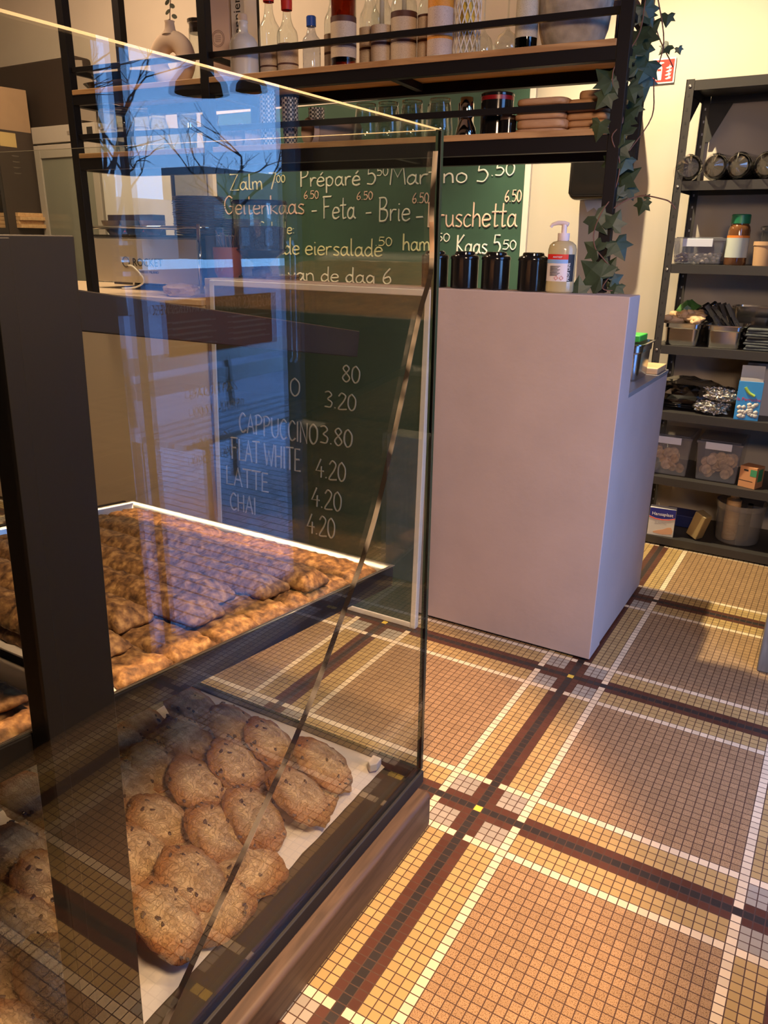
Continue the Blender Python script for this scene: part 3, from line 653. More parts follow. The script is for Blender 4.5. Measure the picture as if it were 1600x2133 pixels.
# lying stacks
for nm, lx, lab in (('a', -1.478, 'from the open end in the left lying stack'), ('b', -1.365, 'from the open end in the second lying stack')):
    cupstack(lx, .06, ZL, 6, .041, lab, True, None, .085, .012, 'lying stacks of brown paper cups')
cupstack(-1.068, .05, ZL, 1, .043, 'lying at the front of the wide brown stack', True, None, .09, .012, 'wide lying cup stack')
t = thing('cup_sleeve', 'long lying stack of brown cups in a pale sleeve on the lower shelf', 'cups', RM @ Vector((-1.060, .068, ZL + .043)), 0, None, rot=(PI / 2, 0, RKZ - .75))
g = G(); g.lathe([(.0, -.012), (.0425, -.012), (.041, -.06), (.039, -.15), (.036, -.17), (.0, -.17)], 24); g.o('sleeve', mat('brown_sleeve', (.30, .20, .16), .7), t, smooth='auto')
m, n, l, b = nodes('houndstooth_print'); ck = n.new('ShaderNodeTexChecker'); ck.inputs['Scale'].default_value = 115; ck.inputs[1].default_value = (.72, .66, .60, 1); ck.inputs[2].default_value = (.02, .02, .025, 1)
tcx = n.new('ShaderNodeTexCoord'); l.new(tcx.outputs['Object'], ck.inputs['Vector']); l.new(ck.outputs[0], b.inputs['Base Color']); HOUND = m
cupstack(-1.262, .09, ZL, 8, .029, 'from the bottom of the left checkered tower', False, HOUND, .085, .015, 'checkered paper cup towers')
cupstack(-1.175, .10, ZL, 6, .029, 'from the bottom of the middle checkered tower', False, HOUND, .085, .015, 'checkered paper cup towers')
cupstack(-1.118, .19, ZL, 5, .029, 'from the bottom of the low checkered tower at the back', False, HOUND, .085, .013, 'checkered paper cup towers')
for k, (lx, ly, lab) in enumerate(((-.862, .09, 'upside down clear glass, leftmost of the four in front'), (-.778, .09, 'upside down clear glass, second of the four in front'), (-.690, .09, 'upside down clear glass, third of the four in front'), (-.590, .09, 'upside down clear glass, rightmost of the four in front beside the shaker'), (-.83, .19, 'upside down clear glass behind the leftmost pair'), (-.735, .19, 'upside down clear glass behind the middle pair'), (-.64, .19, 'upside down clear glass behind the right pair'))):
    tumbler(lab, lx, ly, ZL, .043, .122, False, False, 'upside down water glasses')
t = thing('cocoa_shaker', 'bell shaped chrome shaker beside the black canister', 'shaker', RK(-.490, .07, ZL))
g = G(); g.lathe([(0, 0), (.034, 0), (.035, .006), (.030, .03), (.020, .050), (.019, .058), (.0, .058)], 28); g.o('shaker_body', CHROME, t, smooth=True)
g = G(); g.lathe([(.0195, .058), (.021, .062), (.022, .085), (.020, .117), (0, .118)], 24); g.o('shaker_lid', CHROME, t, smooth=True)
t = thing('steel_tumbler', 'narrow steel cylinder behind the chrome shaker', 'shaker', RK(-.518, .14, ZL))
g = G(); g.lathe([(0, 0), (.026, 0), (.026, .11), (.024, .113), (0, .113)], 24); g.o('cylinder', INOX, t, smooth='auto')
t = thing('black_canister', 'large glossy black canister with a red rim on the lower shelf', 'canister', RK(-.405, .12, ZL))
g = G(); g.lathe([(0, 0), (.052, 0), (.052, .108), (0, .108)], 32); g.o('body', BLACKG, t, smooth='auto')
g = G(); g.lathe([(.0525, .108), (.0525, .120), (0, .120)], 32); g.o('red_band', mat('dark_red', (.25, .01, .012), .3), t, smooth='auto')
g = G(); g.lathe([(.0535, .1205), (.0535, .127), (.05, .13), (0, .13)], 32); g.o('lid', BLACKG, t, smooth='auto')
t = thing('small_jar', 'small dark lidded tin in front of the black canister', 'jar', RK(-.345, .06, ZL))
g = G(); g.lathe([(0, 0), (.025, 0), (.025, .043), (.0, .043)], 24); g.o('body', BLACKG, t, smooth='auto')
g = G(); g.lathe([(.0262, .0432), (.0262, .053), (.024, .056), (0, .056)], 24); g.o('lid', mat('bronze_lid', (.10, .06, .04), .3), t, smooth='auto')
def board(label, lx, ly, z, sx, sy, h, rz):
    n_ = 36; pts = [(sx * math.copysign(abs(math.cos(2 * PI * q / n_)) ** .35, math.cos(2 * PI * q / n_)), sy * math.copysign(abs(math.sin(2 * PI * q / n_)) ** .35, math.sin(2 * PI * q / n_))) for q in range(n_)]
    g = G(); g.prism(pts, h); o = g.o('serving_board', BEECH, None, RK(lx, ly, z), bevel=min(.008, h * .4), seg=3); o.rotation_euler = (0, 0, RKZ + rz)
    tag(o, label, 'board', 'wooden serving boards on the rack')
z = ZL
for k, h in enumerate((.011, .026, .018, .020, .020)):
    board(f'wooden serving board, {ORD[k]} from the bottom of the left rack pile', -.237 + .004 * math.sin(k * 2), .12, z, .081, .11, h - .0006, .02 * math.sin(k)); z += h
z = ZL
for k, h in enumerate((.012, .019, .021, .019, .017)):
    board(f'wooden serving board, {ORD[k]} from the bottom of the right rack pile', -.096 + .004 * math.cos(k), .135, z, .066, .10, h - .0006, -.02 * math.sin(k)); z += h
board('short wooden serving board lying on top of the right rack pile', -.080, .135, z, .056, .08, .025, 0.03)

# ------------------------------------------------------------------ ivy on the right post
iv = thing('ivy_garland', 'trailing ivy wound around the right end of the shelf rack', 'plant', RK(.02, .02, 1.201))
def ivyleaf(g, P, s, n_, up):
    z = Vector(n_).normalized(); u = Vector(up); u = (u - z * u.dot(z)).normalized(); x = u.cross(z)
    out = [(0, -.1), (.28, -.30), (.62, -.22), (.48, .08), (.72, .42), (.36, .42), (.0, 1.0), (-.36, .42), (-.72, .42), (-.48, .08), (-.62, -.22), (-.28, -.30)]
    c = g.bm.verts.new(Vector(P) + z * s * .05); c2 = g.bm.verts.new(Vector(P) + u * s * .45 + z * s * .03)
    vs_ = [g.bm.verts.new(Vector(P) + x * a * s + u * b_ * s - z * s * (.10 * abs(a) + .05 * max(0, b_))) for a, b_ in out]
    lo = [g.bm.verts.new(v.co - z * .0008) for v in vs_]
    for k in range(12):
        a, b_ = vs_[k], vs_[(k + 1) % 12]; cc = c2 if k in (4, 5, 6, 7) else c
        g.bm.faces.new((a, b_, cc)); g.bm.faces.new((a, lo[k], lo[(k + 1) % 12], b_))
    g.bm.faces.new((vs_[4], c2, c)); g.bm.faces.new((vs_[8], c, c2)); g.bm.faces.new(list(reversed(lo)))
vine1 = [(0.008, 0.048, 0.79), (0.003, 0.049, 0.72), (-0.005, -0.002, 0.664), (-0.027, -0.032, 0.631), (-0.038, -0.041, 0.601), (-0.033, -0.042, 0.564), (-0.014, -0.032, 0.522), (0.001, -0.032, 0.472), (-0.023, -0.042, 0.434), (0.002, -0.032, 0.377), (0.005, -0.032, 0.326), (-0.008, -0.032, 0.274), (-0.026, -0.052, 0.234), (-0.045, -0.052, 0.18), (-0.038, -0.052, 0.133), (-0.008, -0.052, 0.099), (0.018, -0.042, 0.065), (-0.003, -0.052, 0.015), (0.036, -0.032, 0.008)]
vine2 = [(.03, .10, .80), (.05, .14, .70), (.04, .12, .60), (.05, .10, .50), (.02, .0, .40)]
vine3 = [(0.015, 0.118, 0.769), (0.033, 0.139, 0.717), (0.054, 0.149, 0.68), (0.071, 0.149, 0.654), (0.083, 0.149, 0.634)]
vine4 = [(-0.011, -0.032, 0.234), (0.026, -0.021, 0.261), (0.055, -0.002, 0.274), (0.082, -0.002, 0.277), (0.124, -0.002, 0.269), (0.152, -0.002, 0.26), (0.172, -0.002, 0.24)]
g = G()
for v_ in (vine1, vine2, vine3, vine4): g.tube(catmull(v_, 5), .0019, 6)
g.o('stem', VINE, iv, smooth=True)
g = G(); rnd = random.Random(5)
LV = [(-0.003, 0.099, 0.785, 0.057), (0.011, 0.118, 0.731, 0.064), (0.006, 0.099, 0.766, 0.057), (0.050, 0.149, 0.757, 0.033), (0.053, 0.149, 0.682, 0.033), (0.095, 0.149, 0.676, 0.019), (-0.008, 0.078, 0.697, 0.056), (0.010, 0.099, 0.620, 0.068), (-0.008, 0.028, 0.664, 0.048), (-0.057, -0.042, 0.590, 0.063), (-0.029, -0.042, 0.558, 0.057), (-0.015, -0.021, 0.624, 0.041), (-0.055, -0.052, 0.530, 0.050), (0.001, 0.028, 0.554, 0.052), (0.010, 0.118, 0.585, 0.065), (0.000, 0.028, 0.500, 0.058), (-0.062, -0.052, 0.452, 0.050), (-0.006, -0.032, 0.451, 0.058), (0.009, -0.021, 0.410, 0.052), (-0.016, -0.032, 0.384, 0.052), (0.019, 0.019, 0.335, 0.065), (0.013, 0.028, 0.287, 0.052), (-0.006, -0.002, 0.291, 0.042), (0.074, -0.002, 0.245, 0.039), (0.089, -0.001, 0.274, 0.016), (-0.030, -0.052, 0.199, 0.062), (0.015, -0.052, 0.210, 0.051), (-0.048, -0.052, 0.132, 0.056), (0.030, -0.032, 0.127, 0.062), (0.009, -0.032, 0.082, 0.044), (-0.033, -0.061, 0.064, 0.085), (0.030, -0.032, 0.044, 0.040), (-0.069, -0.081, 0.017, 0.055), (0.032, -0.032, 0.007, 0.041), (0.006, -0.021, 0.029, 0.035), (-0.015, 0.118, 0.675, 0.059), (-0.012, 0.078, 0.643, 0.054), (-0.001, 0.099, 0.538, 0.046), (0.007, -0.002, 0.360, 0.049)]
for x, y, z, s in LV:
    upv = Vector((rnd.uniform(-.8, .8), 0, -1 if rnd.random() < .7 else .4)).normalized()
    ivyleaf(g, Vector((x, y, z)) - upv * s * .35, s, (rnd.uniform(-.2, .6), -1, rnd.uniform(-.1, .5)), upv)
g.o('leaves', LEAF, iv)

# ------------------------------------------------------------------ bar top: tins, dispenser
tin = None
for k, (x, y, lab) in enumerate(((-.305, .93, 'black tea tin nearest the hand soap bottle'), (-.430, .93, 'black tea tin, second from the soap bottle'), (-.540, .93, 'black tea tin, third from the soap bottle'), (-.650, .93, 'black tea tin partly behind the glass corner, farthest from the soap'))):
    if tin is None:
        tin = t = thing('tea_tin', lab, 'tin', (x, y, 1.2005), 0, 'black tea tins on the bar')
        g = G(); g.lathe([(0, 0), (.043, 0), (.045, .002), (.045, .090), (0, .090)], 32); g.o('body', BLACKG, t, smooth='auto')
        g = G(); g.lathe([(.0465, .0905), (.047, .092), (.0465, .098), (.044, .102), (.034, .106), (.033, .112), (.030, .115), (0, .116)], 32); g.o('lid', BLACKG, t, smooth='auto')
    else: dup(tin, (x, y, 1.2005), lab)
t = thing('soap_dispenser', 'white pump bottle of hand gel with a red and blue label on the bar', 'dispenser', (-.205, .905, 1.2005), .12)
GEL = glass('gel_bottle', (.85, .80, .6), .05, .1, 4, (.60, .50, .30), .6)
g = G(); ov = lambda r, n_=32: [(r * 1.06 * math.cos(2 * PI * q / n_), r * .8 * math.sin(2 * PI * q / n_)) for q in range(n_)]
R_ = [[g.bm.verts.new((x, y, z)) for x, y in ov(r)] for r, z in ((.036, 0), (.040, .004), (.040, .125), (.037, .138), (.028, .147), (.017, .150), (.015, .156))]
for A, B in zip(R_, R_[1:]):
    for q in range(32): g.bm.faces.new((A[q], A[(q + 1) % 32], B[(q + 1) % 32], B[q]))
g.bm.faces.new(R_[0]); g.o('bottle_body', GEL, t, smooth='auto')
g = G(); g.lathe([(.0165, .150), (.0175, .154), (.0175, .172), (.0, .172)], 24); g.lathe([(.008, .172), (.008, .196), (0, .198)], 16); g.tube([(.012, 0, .196), (0, 0, .200), (-.02, 0, .201), (-.036, 0, .196), (-.041, 0, .189)], [.006, .0065, .006, .005, .0045], 10); g.o('pump', mat('pump_pink_white', (.74, .62, .60), .45), t, smooth='auto')
def wraplab(z0, z1, a0, a1, r=.0405, n_=14):
    g = G(); A = []; B = []
    for q in range(n_ + 1):
        a = a0 + (a1 - a0) * q / n_; A.append(g.bm.verts.new((r * 1.06 * math.cos(a), r * .8 * math.sin(a), z0))); B.append(g.bm.verts.new((r * 1.06 * math.cos(a), r * .8 * math.sin(a), z1)))
    for q in range(n_): g.bm.faces.new((A[q], A[q + 1], B[q + 1], B[q]))
    return g
lb = wraplab(.034, .112, -2.75, -.35); lb = lb.o('label', mat('gel_label', (.72, .66, .68), .5), t, smooth=True)
wraplab(.097, .112, -2.74, -.95, .0408).o('red_band', RED, lb, smooth=True)
wraplab(.086, .097, -2.74, -.95, .0408).o('blue_band', mat('sky_blue', (.22, .40, .72), .5), lb, smooth=True)
wraplab(.034, .112, -.95, -.36, .0408).o('black_side_band', BLACKM, lb, smooth=True)
g = G()
for k in range(9): g.box(-.026, .004 - .004 * (k % 3), -.0327, -.0320, .077 - k * .0033, .0785 - k * .0033)
g.o('text_lines', BLACKM, lb)
for dx in (-.006, .010):
    g = G(); P = [(dx, -.0335, .050), (dx + .006, -.0335, .044), (dx, -.0335, .038), (dx - .006, -.0335, .044)]; g.tube(P, .0007, 5, closed=True); g.o('hazard_symbol', RED, lb)
Mx = face_to((0, -1, 0)); Mx.translation = Vector((-.006, -.0336, .1015)); text('lettering', 'ANTISEP', .0075, Mx, STK, lb)
Mx = face_to((.55, -.83, 0), (-.83, -.55, 0)); Mx.translation = Vector((.0315, -.0232, .062)); text('lettering', 'PROF LINE', .011, Mx, STK, lb)

# ------------------------------------------------------------------ back wall: chalkboard, towel dispenser, sign
cb = thing('menu_chalkboard', 'large green chalkboard with sandwich prices on the back wall', 'chalkboard', (0, 2.488, 0))
g = G(); g.box(-3.0, -.955, -.016, 0, 1.0, 2.06); g.o('board', GREENB, cb)
g = G(); g.box(-.955, -.925, -.02, 0, .98, 2.08); g.box(-3.03, -3.0, -.02, 0, .98, 2.08); g.box(-3.03, -.925, -.02, 0, 2.06, 2.08); g.box(-3.03, -.925, -.02, 0, .98, 1.0); g.o('frame', OFFW, cb)
pl = lambda x, z: Vector((x, -.0185, z))
chalk('chalk_writing', [('Zalm 7', -2.888, -2.519, 1.632, .089), ('.00', -2.54, -2.456, 1.667, .04), ('Salade:', -2.673, -2.391, 1.379, .069), ('Salade eiersalade', -2.718, -1.776, 1.262, .095), ('.50', -1.83, -1.714, 1.319, .045), ('ham', -1.651, -1.470, 1.297, .088)], CHALKY, cb, pl)
chalk('chalk_writing', [('Préparé 5', -2.350, -1.821, 1.640, .092), ('.50', -1.84, -1.745, 1.684, .044), ('Martino 5', -1.738, -1.143, 1.637, .092), ('.50', -1.140, -1.004, 1.664, .060), ('- Feta', -2.275, -1.958, 1.465, .116), ('- Brie', -1.899, -1.600, 1.451, .119), ('-', -1.575, -1.515, 1.435, .1), ('Kaas 5', -1.318, -1.058, 1.288, .091), ('50', -1.052, -.973, 1.310, .045), ('.50', -1.46, -1.355, 1.346, .04), ('van de dag 6', -2.460, -1.710, 1.112, .085)], CHALK, cb, pl)
chalk('chalk_writing', [('Geitenkaas', -2.946, -2.316, 1.492, .105), ('6.50', -2.325, -2.215, 1.574, .042), ('6.50', -1.955, -1.845, 1.563, .042), ('6.50', -1.595, -1.490, 1.541, .050), ('Bruschetta', -1.50, -.976, 1.421, .118), ('6.50', -1.055, -.963, 1.540, .054)], CHALKP, cb, pl)
t = thing('towel_dispenser', 'black smoked plastic paper towel dispenser on the back wall', 'dispenser', (-.545, 2.488, 1.535))
g = G(); sec = []
pts = [(-.11, 0), (.11, 0), (.125, .03), (.125, .40), (.11, .42), (-.11, .42), (-.125, .40), (-.125, .03)]
g.prism(pts, .20, Matrix(((1, 0, 0, 0), (0, 0, -1, 0), (0, 1, 0, 0), (0, 0, 0, 1)))); g.o('housing', BLACKG, t, bevel=.025, seg=4)
g = G(); g.box(-.02, .02, -.2035, -.2005, .30, .315); g.o('brand_plate', WHITE, t)
g = G(); g.prism([(-.07, 0), (.06, 0), (.05, -.03), (.035, -.022), (.01, -.055), (-.02, -.03), (-.05, -.05)], .004, Matrix(((1, 0, 0, 0), (0, 0, -1, -.10), (0, 1, 0, 0), (0, 0, 0, 1)))); g.o('paper_sheet', WHITE, t)
t = thing('fire_extinguisher_sign', 'red and white fire extinguisher sign on the back wall', 'sign', (-.339, 2.488, 2.073), 0)
g = G(); g.box(-.050, .050, -.004, 0, -.050, .050); g.o('backing', WHITE, t)
g = G(); g.box(-.044, .044, -.0046, -.0041, -.044, .044); g.o('red_field', RED, t)
VM = lambda y: Matrix(((1, 0, 0, 0), (0, 0, -1, y), (0, 1, 0, 0), (0, 0, 0, 1)))
g = G(); g.prism([(-.030, -.036), (-.006, -.036), (-.006, .012), (-.010, .020), (-.026, .020), (-.030, .012)], .0006, VM(-.0047)); g.prism([(-.022, .021), (-.012, .021), (-.012, .027), (.0, .030), (-.002, .034), (-.016, .036), (-.024, .033), (-.032, .022), (-.035, .008), (-.031, .010), (-.028, .020), (-.022, .026)], .0006, VM(-.0047)); g.o('extinguisher_pictogram', WHITE, t)
g = G(); g.box(-.026, -.010, -.0058, -.0054, .0, .008); g.o('pictogram_band', RED, t)
g = G()
for k, (x, z) in enumerate(((.022, -.032), (.020, -.018), (.022, -.004), (.021, .010))):
    g.prism([(x - .012, z), (x - .004, z - .003), (x + .012, z), (x + .014, z + .010), (x + .010, z + .005), (x + .004, z + .014), (x + .002, z + .006), (x - .004, z + .004)], .0006, VM(-.0047))
g.o('flame_pictogram', WHITE, t)

# ------------------------------------------------------------------ leaning coffee menu board in front of the bar
LT = math.atan2(.045, 1.19)
mb = thing('coffee_chalkboard', 'green chalkboard with coffee prices leaning on the bar front', 'chalkboard', (-1.065, .745, 0), 0, None, rot=(-LT, 0, 0))
W2 = .475
g = G(); g.box(-W2 + .02, W2 - .02, .004, .02, .02, 1.18); g.o('board', mat('board_green_dark', (.024, .048, .033), .75, vary=.2, vscale=3), mb)  # darker, greyer green than the wall chalkboard
g = G()
n_ = 6; rr = .02
for (x0, x1, z0, z1) in ((-W2, -W2 + .022, 0, 1.2), (W2 - .022, W2, 0, 1.2), (-W2 + .022, W2 - .022, 0, .022), (-W2 + .022, W2 - .022, 1.178, 1.2)): g.box(x0, x1, 0, .025, z0, z1)
g.o('frame', OFFW, mb, bevel=.004)
pl2 = lambda x, z: Vector((x + 1.065, .0025, z))
chalk('chalk_writing', [('80', -.930, -.849, .874, .058), ('3.20', -1.004, -.863, .775, .057), ('CAPPUCCINO', -1.411, -1.030, .630, .075), ('3.80', -1.022, -.876, .640, .064), ('FLAT WHITE', -1.456, -1.108, .515, .085), ('4.20', -1.042, -.902, .508, .070), ('LATTE', -1.489, -1.263, .405, .075), ('4.20', -1.061, -.919, .390, .074), ('CHAI', -1.471, -1.330, .300, .071), ('4.20', -1.082, -.947, .278, .078), ('O', -1.16, -1.11, .80, .065)], mat('chalk_faint', (.36, .33, .26), .95), mb, pl2, .0035)

# ------------------------------------------------------------------ coffee machine, grinder, plates, cups
MZ = 1.1185
t = thing('coffee_machine', 'large chrome espresso machine seen from its mirrored back', 'coffee machine', (-2.24, 1.12, MZ))
g = G(); g.box(-.345, .345, 0, .25, .03, .232); g.o('body', INOX, t, bevel=.004)
g = G(); g.box(-.335, .335, -.006, -.001, .035, .222); g.o('back_panel', mat('brushed_panel', (.62, .54, .45), .42, .55), t, bevel=.001)
for x in (-.352, .352):
    g = G(); g.tube([(x, -.005, .0), (x, -.005, .285)], .009, 10); g.o('corner_post', CHROME, t, smooth=True)
    g = G(); g.tube([(x, .25, .0), (x, .25, .285)], .009, 10); g.o('corner_post', CHROME, t, smooth=True)
g = G(); g.tube([(-.352, -.005, .272), (.352, -.005, .272), (.352, .25, .272), (-.352, .25, .272)], .007, 10, closed=True); g.o('cup_rail', CHROME, t, smooth=True)
g = G(); g.box(-.34, .34, .0, .245, .2325, .24); g.o('cup_tray', BLACKM, t)
g = G(); g.box(.362, .58, .02, .25, 0, .2400); g.o('end_section', mat('dark_panel', (.16, .13, .11), .35, .6), t, bevel=.004)
Mx = face_to((0, -1, 0)); Mx.translation = Vector((.03, -.0075, .105)); text('lettering', 'ROCKET', .05, Mx, BLACKM, t)
Mx = face_to((0, -1, 0)); Mx.translation = Vector((.03, -.0075, .075)); text('lettering', 'ESPRESSO MILANO', .016, Mx, BLACKM, t)
g = G(); g.tube([(-.11 + .022 * math.cos(2 * PI * k / 24), -.0075, .122 + .022 * math.sin(2 * PI * k / 24)) for k in range(24)], .0016, 5, closed=True); g.o('round_emblem', BLACKM, t)
# plates
def plate_stack(x, y, z, n_, r, step, name):
    first = None
    for k in range(n_):
        lab = f'dark rimmed plate, {ORD[n_ - 1 - k]} from the top of the {name}'
        P = (x + .004 * math.sin(k * 1.3), y, z + k * step)
        if first is None:
            first = t = thing('dinner_plate', lab, 'plate', P, 0, 'plates stacked on the coffee machine')
            g = G(); g.lathe([(0, .001), (r * .55, .0), (r * .62, .001), (r * .9, .006), (r, step * 1.15), (r * .995, step * 1.3), (r * .88, step * .95), (r * .6, .004), (0, .0035)], 32); g.o('dish', mat('grey_glaze', (.55, .47, .47), .3), t, smooth='auto')
            g = G(); g.lathe([(r * .97, step * .95), (r * 1.004, step * 1.15), (r * 1.0, step * 1.32), (r * .97, step * 1.25)], 32); g.o('rim', mat('dark_rim', (.08, .06, .07), .3), t, smooth=True)
        else: dup(first, P, lab)
plate_stack(-1.985, 1.23, MZ + .2405, 17, .114, .0092, 'tall plate stack')
plate_stack(-1.770, 1.26, MZ + .2405, 7, .085, .0092, 'lower plate stack by the grinder')
for k, (x, m_, lab) in enumerate(((-2.50, 'a', 'wide grey cup bowl at the left on the coffee machine'), (-2.375, 'b', 'wide bluish cup bowl, second on the coffee machine'), (-2.25, 'a', 'wide brown cup bowl, third on the coffee machine'), (-2.12, 'b', 'wide purple cup bowl behind the plate stack'))):
    t = thing('coffee_bowl', lab, 'cup', (x, 1.20 if k < 3 else 1.30, MZ + .2405), 0, 'wide cups on the coffee machine')
    g = G(); g.lathe([(0, 0), (.028, 0), (.03, .004), (.05, .03), (.060, .062), (.058, .062), (.047, .03), (.026, .008), (0, .007)], 28)
    g.o('bowl', mat('cup_glaze_' + 'abcd'[k], ((.30, .22, .17), (.20, .24, .34), (.30, .17, .12), (.12, .05, .22))[k], .3), t, smooth='auto')
t = thing('blue_brush', 'bright blue handled brush standing among the cups on the machine', 'brush', (-2.20, 1.33, MZ + .2405))
g = G(); g.box(-.016, .016, -.008, .008, .05, .11); hp = [(.022 * math.cos(2 * PI * k / 20), 0, .135 + .032 * math.sin(2 * PI * k / 20)) for k in range(20)]; g.tube(hp, .008, 8, closed=True); g.o('handle', BLUE, t, smooth='auto')
g = G(); g.box(-.022, .022, -.012, .012, 0, .05); g.o('bristles', CERAM, t)
t = thing('red_coffee_box', 'dark box with red band and white lettering behind the machine', 'box', (-2.60, 1.385, MZ + .0005))
g = G(); g.box(-.16, .16, 0, .08, 0, .335); g.o('carton', mat('dark_carton', (.03, .02, .02), .5), t)
g = G(); g.box(-.161, .161, -.001, .05, .255, .305); g.o('red_band', RED, t)
Mx = face_to((0, -1, 0)); Mx.translation = Vector((.05, -.0016, .268)); text('lettering', 'onderen', .035, Mx, STK, t)
# grinder
t = thing('coffee_grinder', 'coffee grinder with a clear hopper half full of beans', 'grinder', (-1.535, 1.10, MZ))
g = G(); g.box(-.075, .075, -.02, .16, 0, .075); g.prism([(-.075, -.07), (.075, -.07), (.075, .16), (-.075, .16)], .012, Matrix.Translation((0, 0, .075))); g.o('body', BLACKG, t, bevel=.004)
g = G(); g.lathe([(.040, .087), (.040, .112), (.034, .115), (.034, .135), (.105, .185), (.105, .19)], 32); g.o('hopper_cone', mat('smoked_black', (.03, .02, .02), .2), t, smooth='auto')
g = G(); g.lathe([(.102, .191), (.108, .27), (.110, .362)], 32); g.o('hopper', CLEAR, t, smooth=True)
g = G(); g.lathe([(0, .18), (.098, .188), (.104, .245), (.105, .272), (.06, .278), (0, .276)], 32); g.o('coffee_beans', BEANS, t, smooth='auto')
g = G(); g.lathe([(.112, .360), (.1125, .366), (.108, .372), (0, .373)], 32); g.o('hopper_lid', BLACKG, t, smooth='auto')
# terracotta head-shaped pot with 17
t = thing('terracotta_pot', 'terracotta pot marked 17 with brown sprigs beside the grinder', 'pot', (-1.645, 1.02, MZ))
g = G(); g.lathe([(0, 0), (.042, 0), (.048, .03), (.044, .055), (.036, .068), (.046, .082), (.055, .10), (.056, .145), (.058, .149), (.058, .195), (.050, .195), (.048, .15), (0, .14)], 28); g.o('pot_body', TERRA, t, smooth='auto')
Mx = face_to((0, -1, 0)); Mx.translation = Vector((.008, -.0585, .105)); text('lettering', '17', .055, Mx, mat('pot_paint', (.45, .22, .16), .7), t)
g = G()
for k in range(14): g.tube([(random.uniform(-.03, .03), random.uniform(-.03, .03), .14), (random.uniform(-.05, .05), random.uniform(-.04, .04), random.uniform(.22, .27))], .0025, 5)
g.o('sprigs', VINE, t)
t = thing('paper_bag', 'crumpled pale paper bag lying on the coffee counter', 'bag', (-1.83, .93, MZ + .024))
g = G(); g.blob((0, 0, 0), .085, .06, .028, .25, 2.2, 3, seed=2.3, pw=2.6); g.o('bag_body', mat('bag_paper', (.60, .40, .27), .8), t)
# steam wand / milk tube
t = thing('milk_hose', 'thin white milk hose looping down behind the coffee machine front', 'hose', (-2.30, 1.085, MZ + .001))
g = G(); g.tube(catmull([(-.06, 0, .004), (.03, 0, .012), (.09, 0, .045), (.03, 0, .10), (-.01, .005, .106)], 6), .004, 8); g.o('tube', CERAM, t, smooth=True)

# ------------------------------------------------------------------ low worktop behind the bar: steel container and cutting board
def gastro(name, label, loc, sx, sy, h, group=None, rz=0., parentm=INOX):
    t = thing(name, label, 'container', loc, rz, group)
    def rr(a, b_, r, n_=6):
        out = []
        for cx, cy, a0 in ((a - r, b_ - r, 0), (-a + r, b_ - r, PI / 2), (-a + r, -b_ + r, PI), (a - r, -b_ + r, 1.5 * PI)):
            for q in range(n_ + 1): out.append((cx + r * math.cos(a0 + q * PI / 2 / n_), cy + r * math.sin(a0 + q * PI / 2 / n_)))
        return out
    g = G(); R_ = []
    for k, r, z in ((.84, .02, 0), (.88, .025, .006), (.93, .03, h * .72), (.935, .03, h * .74), (.975, .03, h * .78), (.98, .03, h - .004), (1.08, .03, h - .004), (1.085, .03, h), (.97, .028, h), (.95, .028, h * .76), (.90, .025, h * .7), (.83, .02, .008)):
        R_.append([g.bm.verts.new((x, y, z)) for x, y in rr(sx * k, sy * k, r)])
    N_ = len(R_[0])
    for A, B in zip(R_, R_[1:]):
        for q in range(N_): g.bm.faces.new((A[q], A[(q + 1) % N_], B[(q + 1) % N_], B[q]))
    g.bm.faces.new(R_[0]); g.bm.faces.new(R_[-1]); g.o('pan_body', parentm, t, smooth='auto')
    return t
gastro('steel_container', 'steel food container on the low worktop behind the bar end', (-.082, 1.295, .9005), .080, .095, .125)
t = thing('green_box', 'bright green plastic box lid sticking out of the steel container', 'lid', (-.095, 1.31, 1.027))
g = G(); g.box(-.06, .070, -.05, .06, 0, .022); g.o('lid_body', GREEN, t, bevel=.004)
g = G(); g.box(-.16, .016, -.075, .075, 0, .022); o = g.o('cutting_board', PALEWOOD, None, (-.0, 1.482, .9005), bevel=.003); tag(o, 'oak striped cutting board on the low worktop corner', 'cutting board')

# ------------------------------------------------------------------ black shelving unit on the right
SX0, SX1, SY0, SY1 = -.152, .76, 2.09, 2.475
un = thing('shelving_unit', 'black metal storage shelving unit right of the bar', 'shelving', (SX0, SY0, 0))
Wd, Dp, Ht = SX1 - SX0, SY1 - SY0, 1.962
for x in (0, Wd):
    for y in (0, Dp):
        g = G(); s = 1 if x == 0 else -1; q = 1 if y == 0 else -1
        g.box(min(x, x + s * .032), max(x, x + s * .032), min(y, y + q * .003), max(y, y + q * .003), 0, Ht); g.box(min(x, x + s * .003), max(x, x + s * .003), min(y, y + q * .03), max(y, y + q * .03), 0, Ht)
        post = g.o('upright', STEELD, un)
        if x == 0:
            g = G()
            for k in range(38):
                z = .05 + k * .05; yy = y - .0006 if y == 0 else y - .0036
                g.box(.012, .018, yy, yy + .0005, z, z + .010)
            g.o('slots', BLACKM if y == 0 else mat('light_hole', (.5, .5, .5), .5), post)
SHZ = (.045, .333, .635, .926, 1.265, 1.59, 1.958)
for z in SHZ:
    g = G(); g.box(.003, Wd - .003, .003, Dp - .003, z - .005, z); g.box(.033, Wd - .033, .001, .004, z - .036, z - .0005); g.box(.033, Wd - .033, Dp - .004, Dp - .001, z - .036, z - .0005); g.box(.003, .006, .03, Dp - .03, z - .036, z - .005); g.o('shelf', STEELD, un)
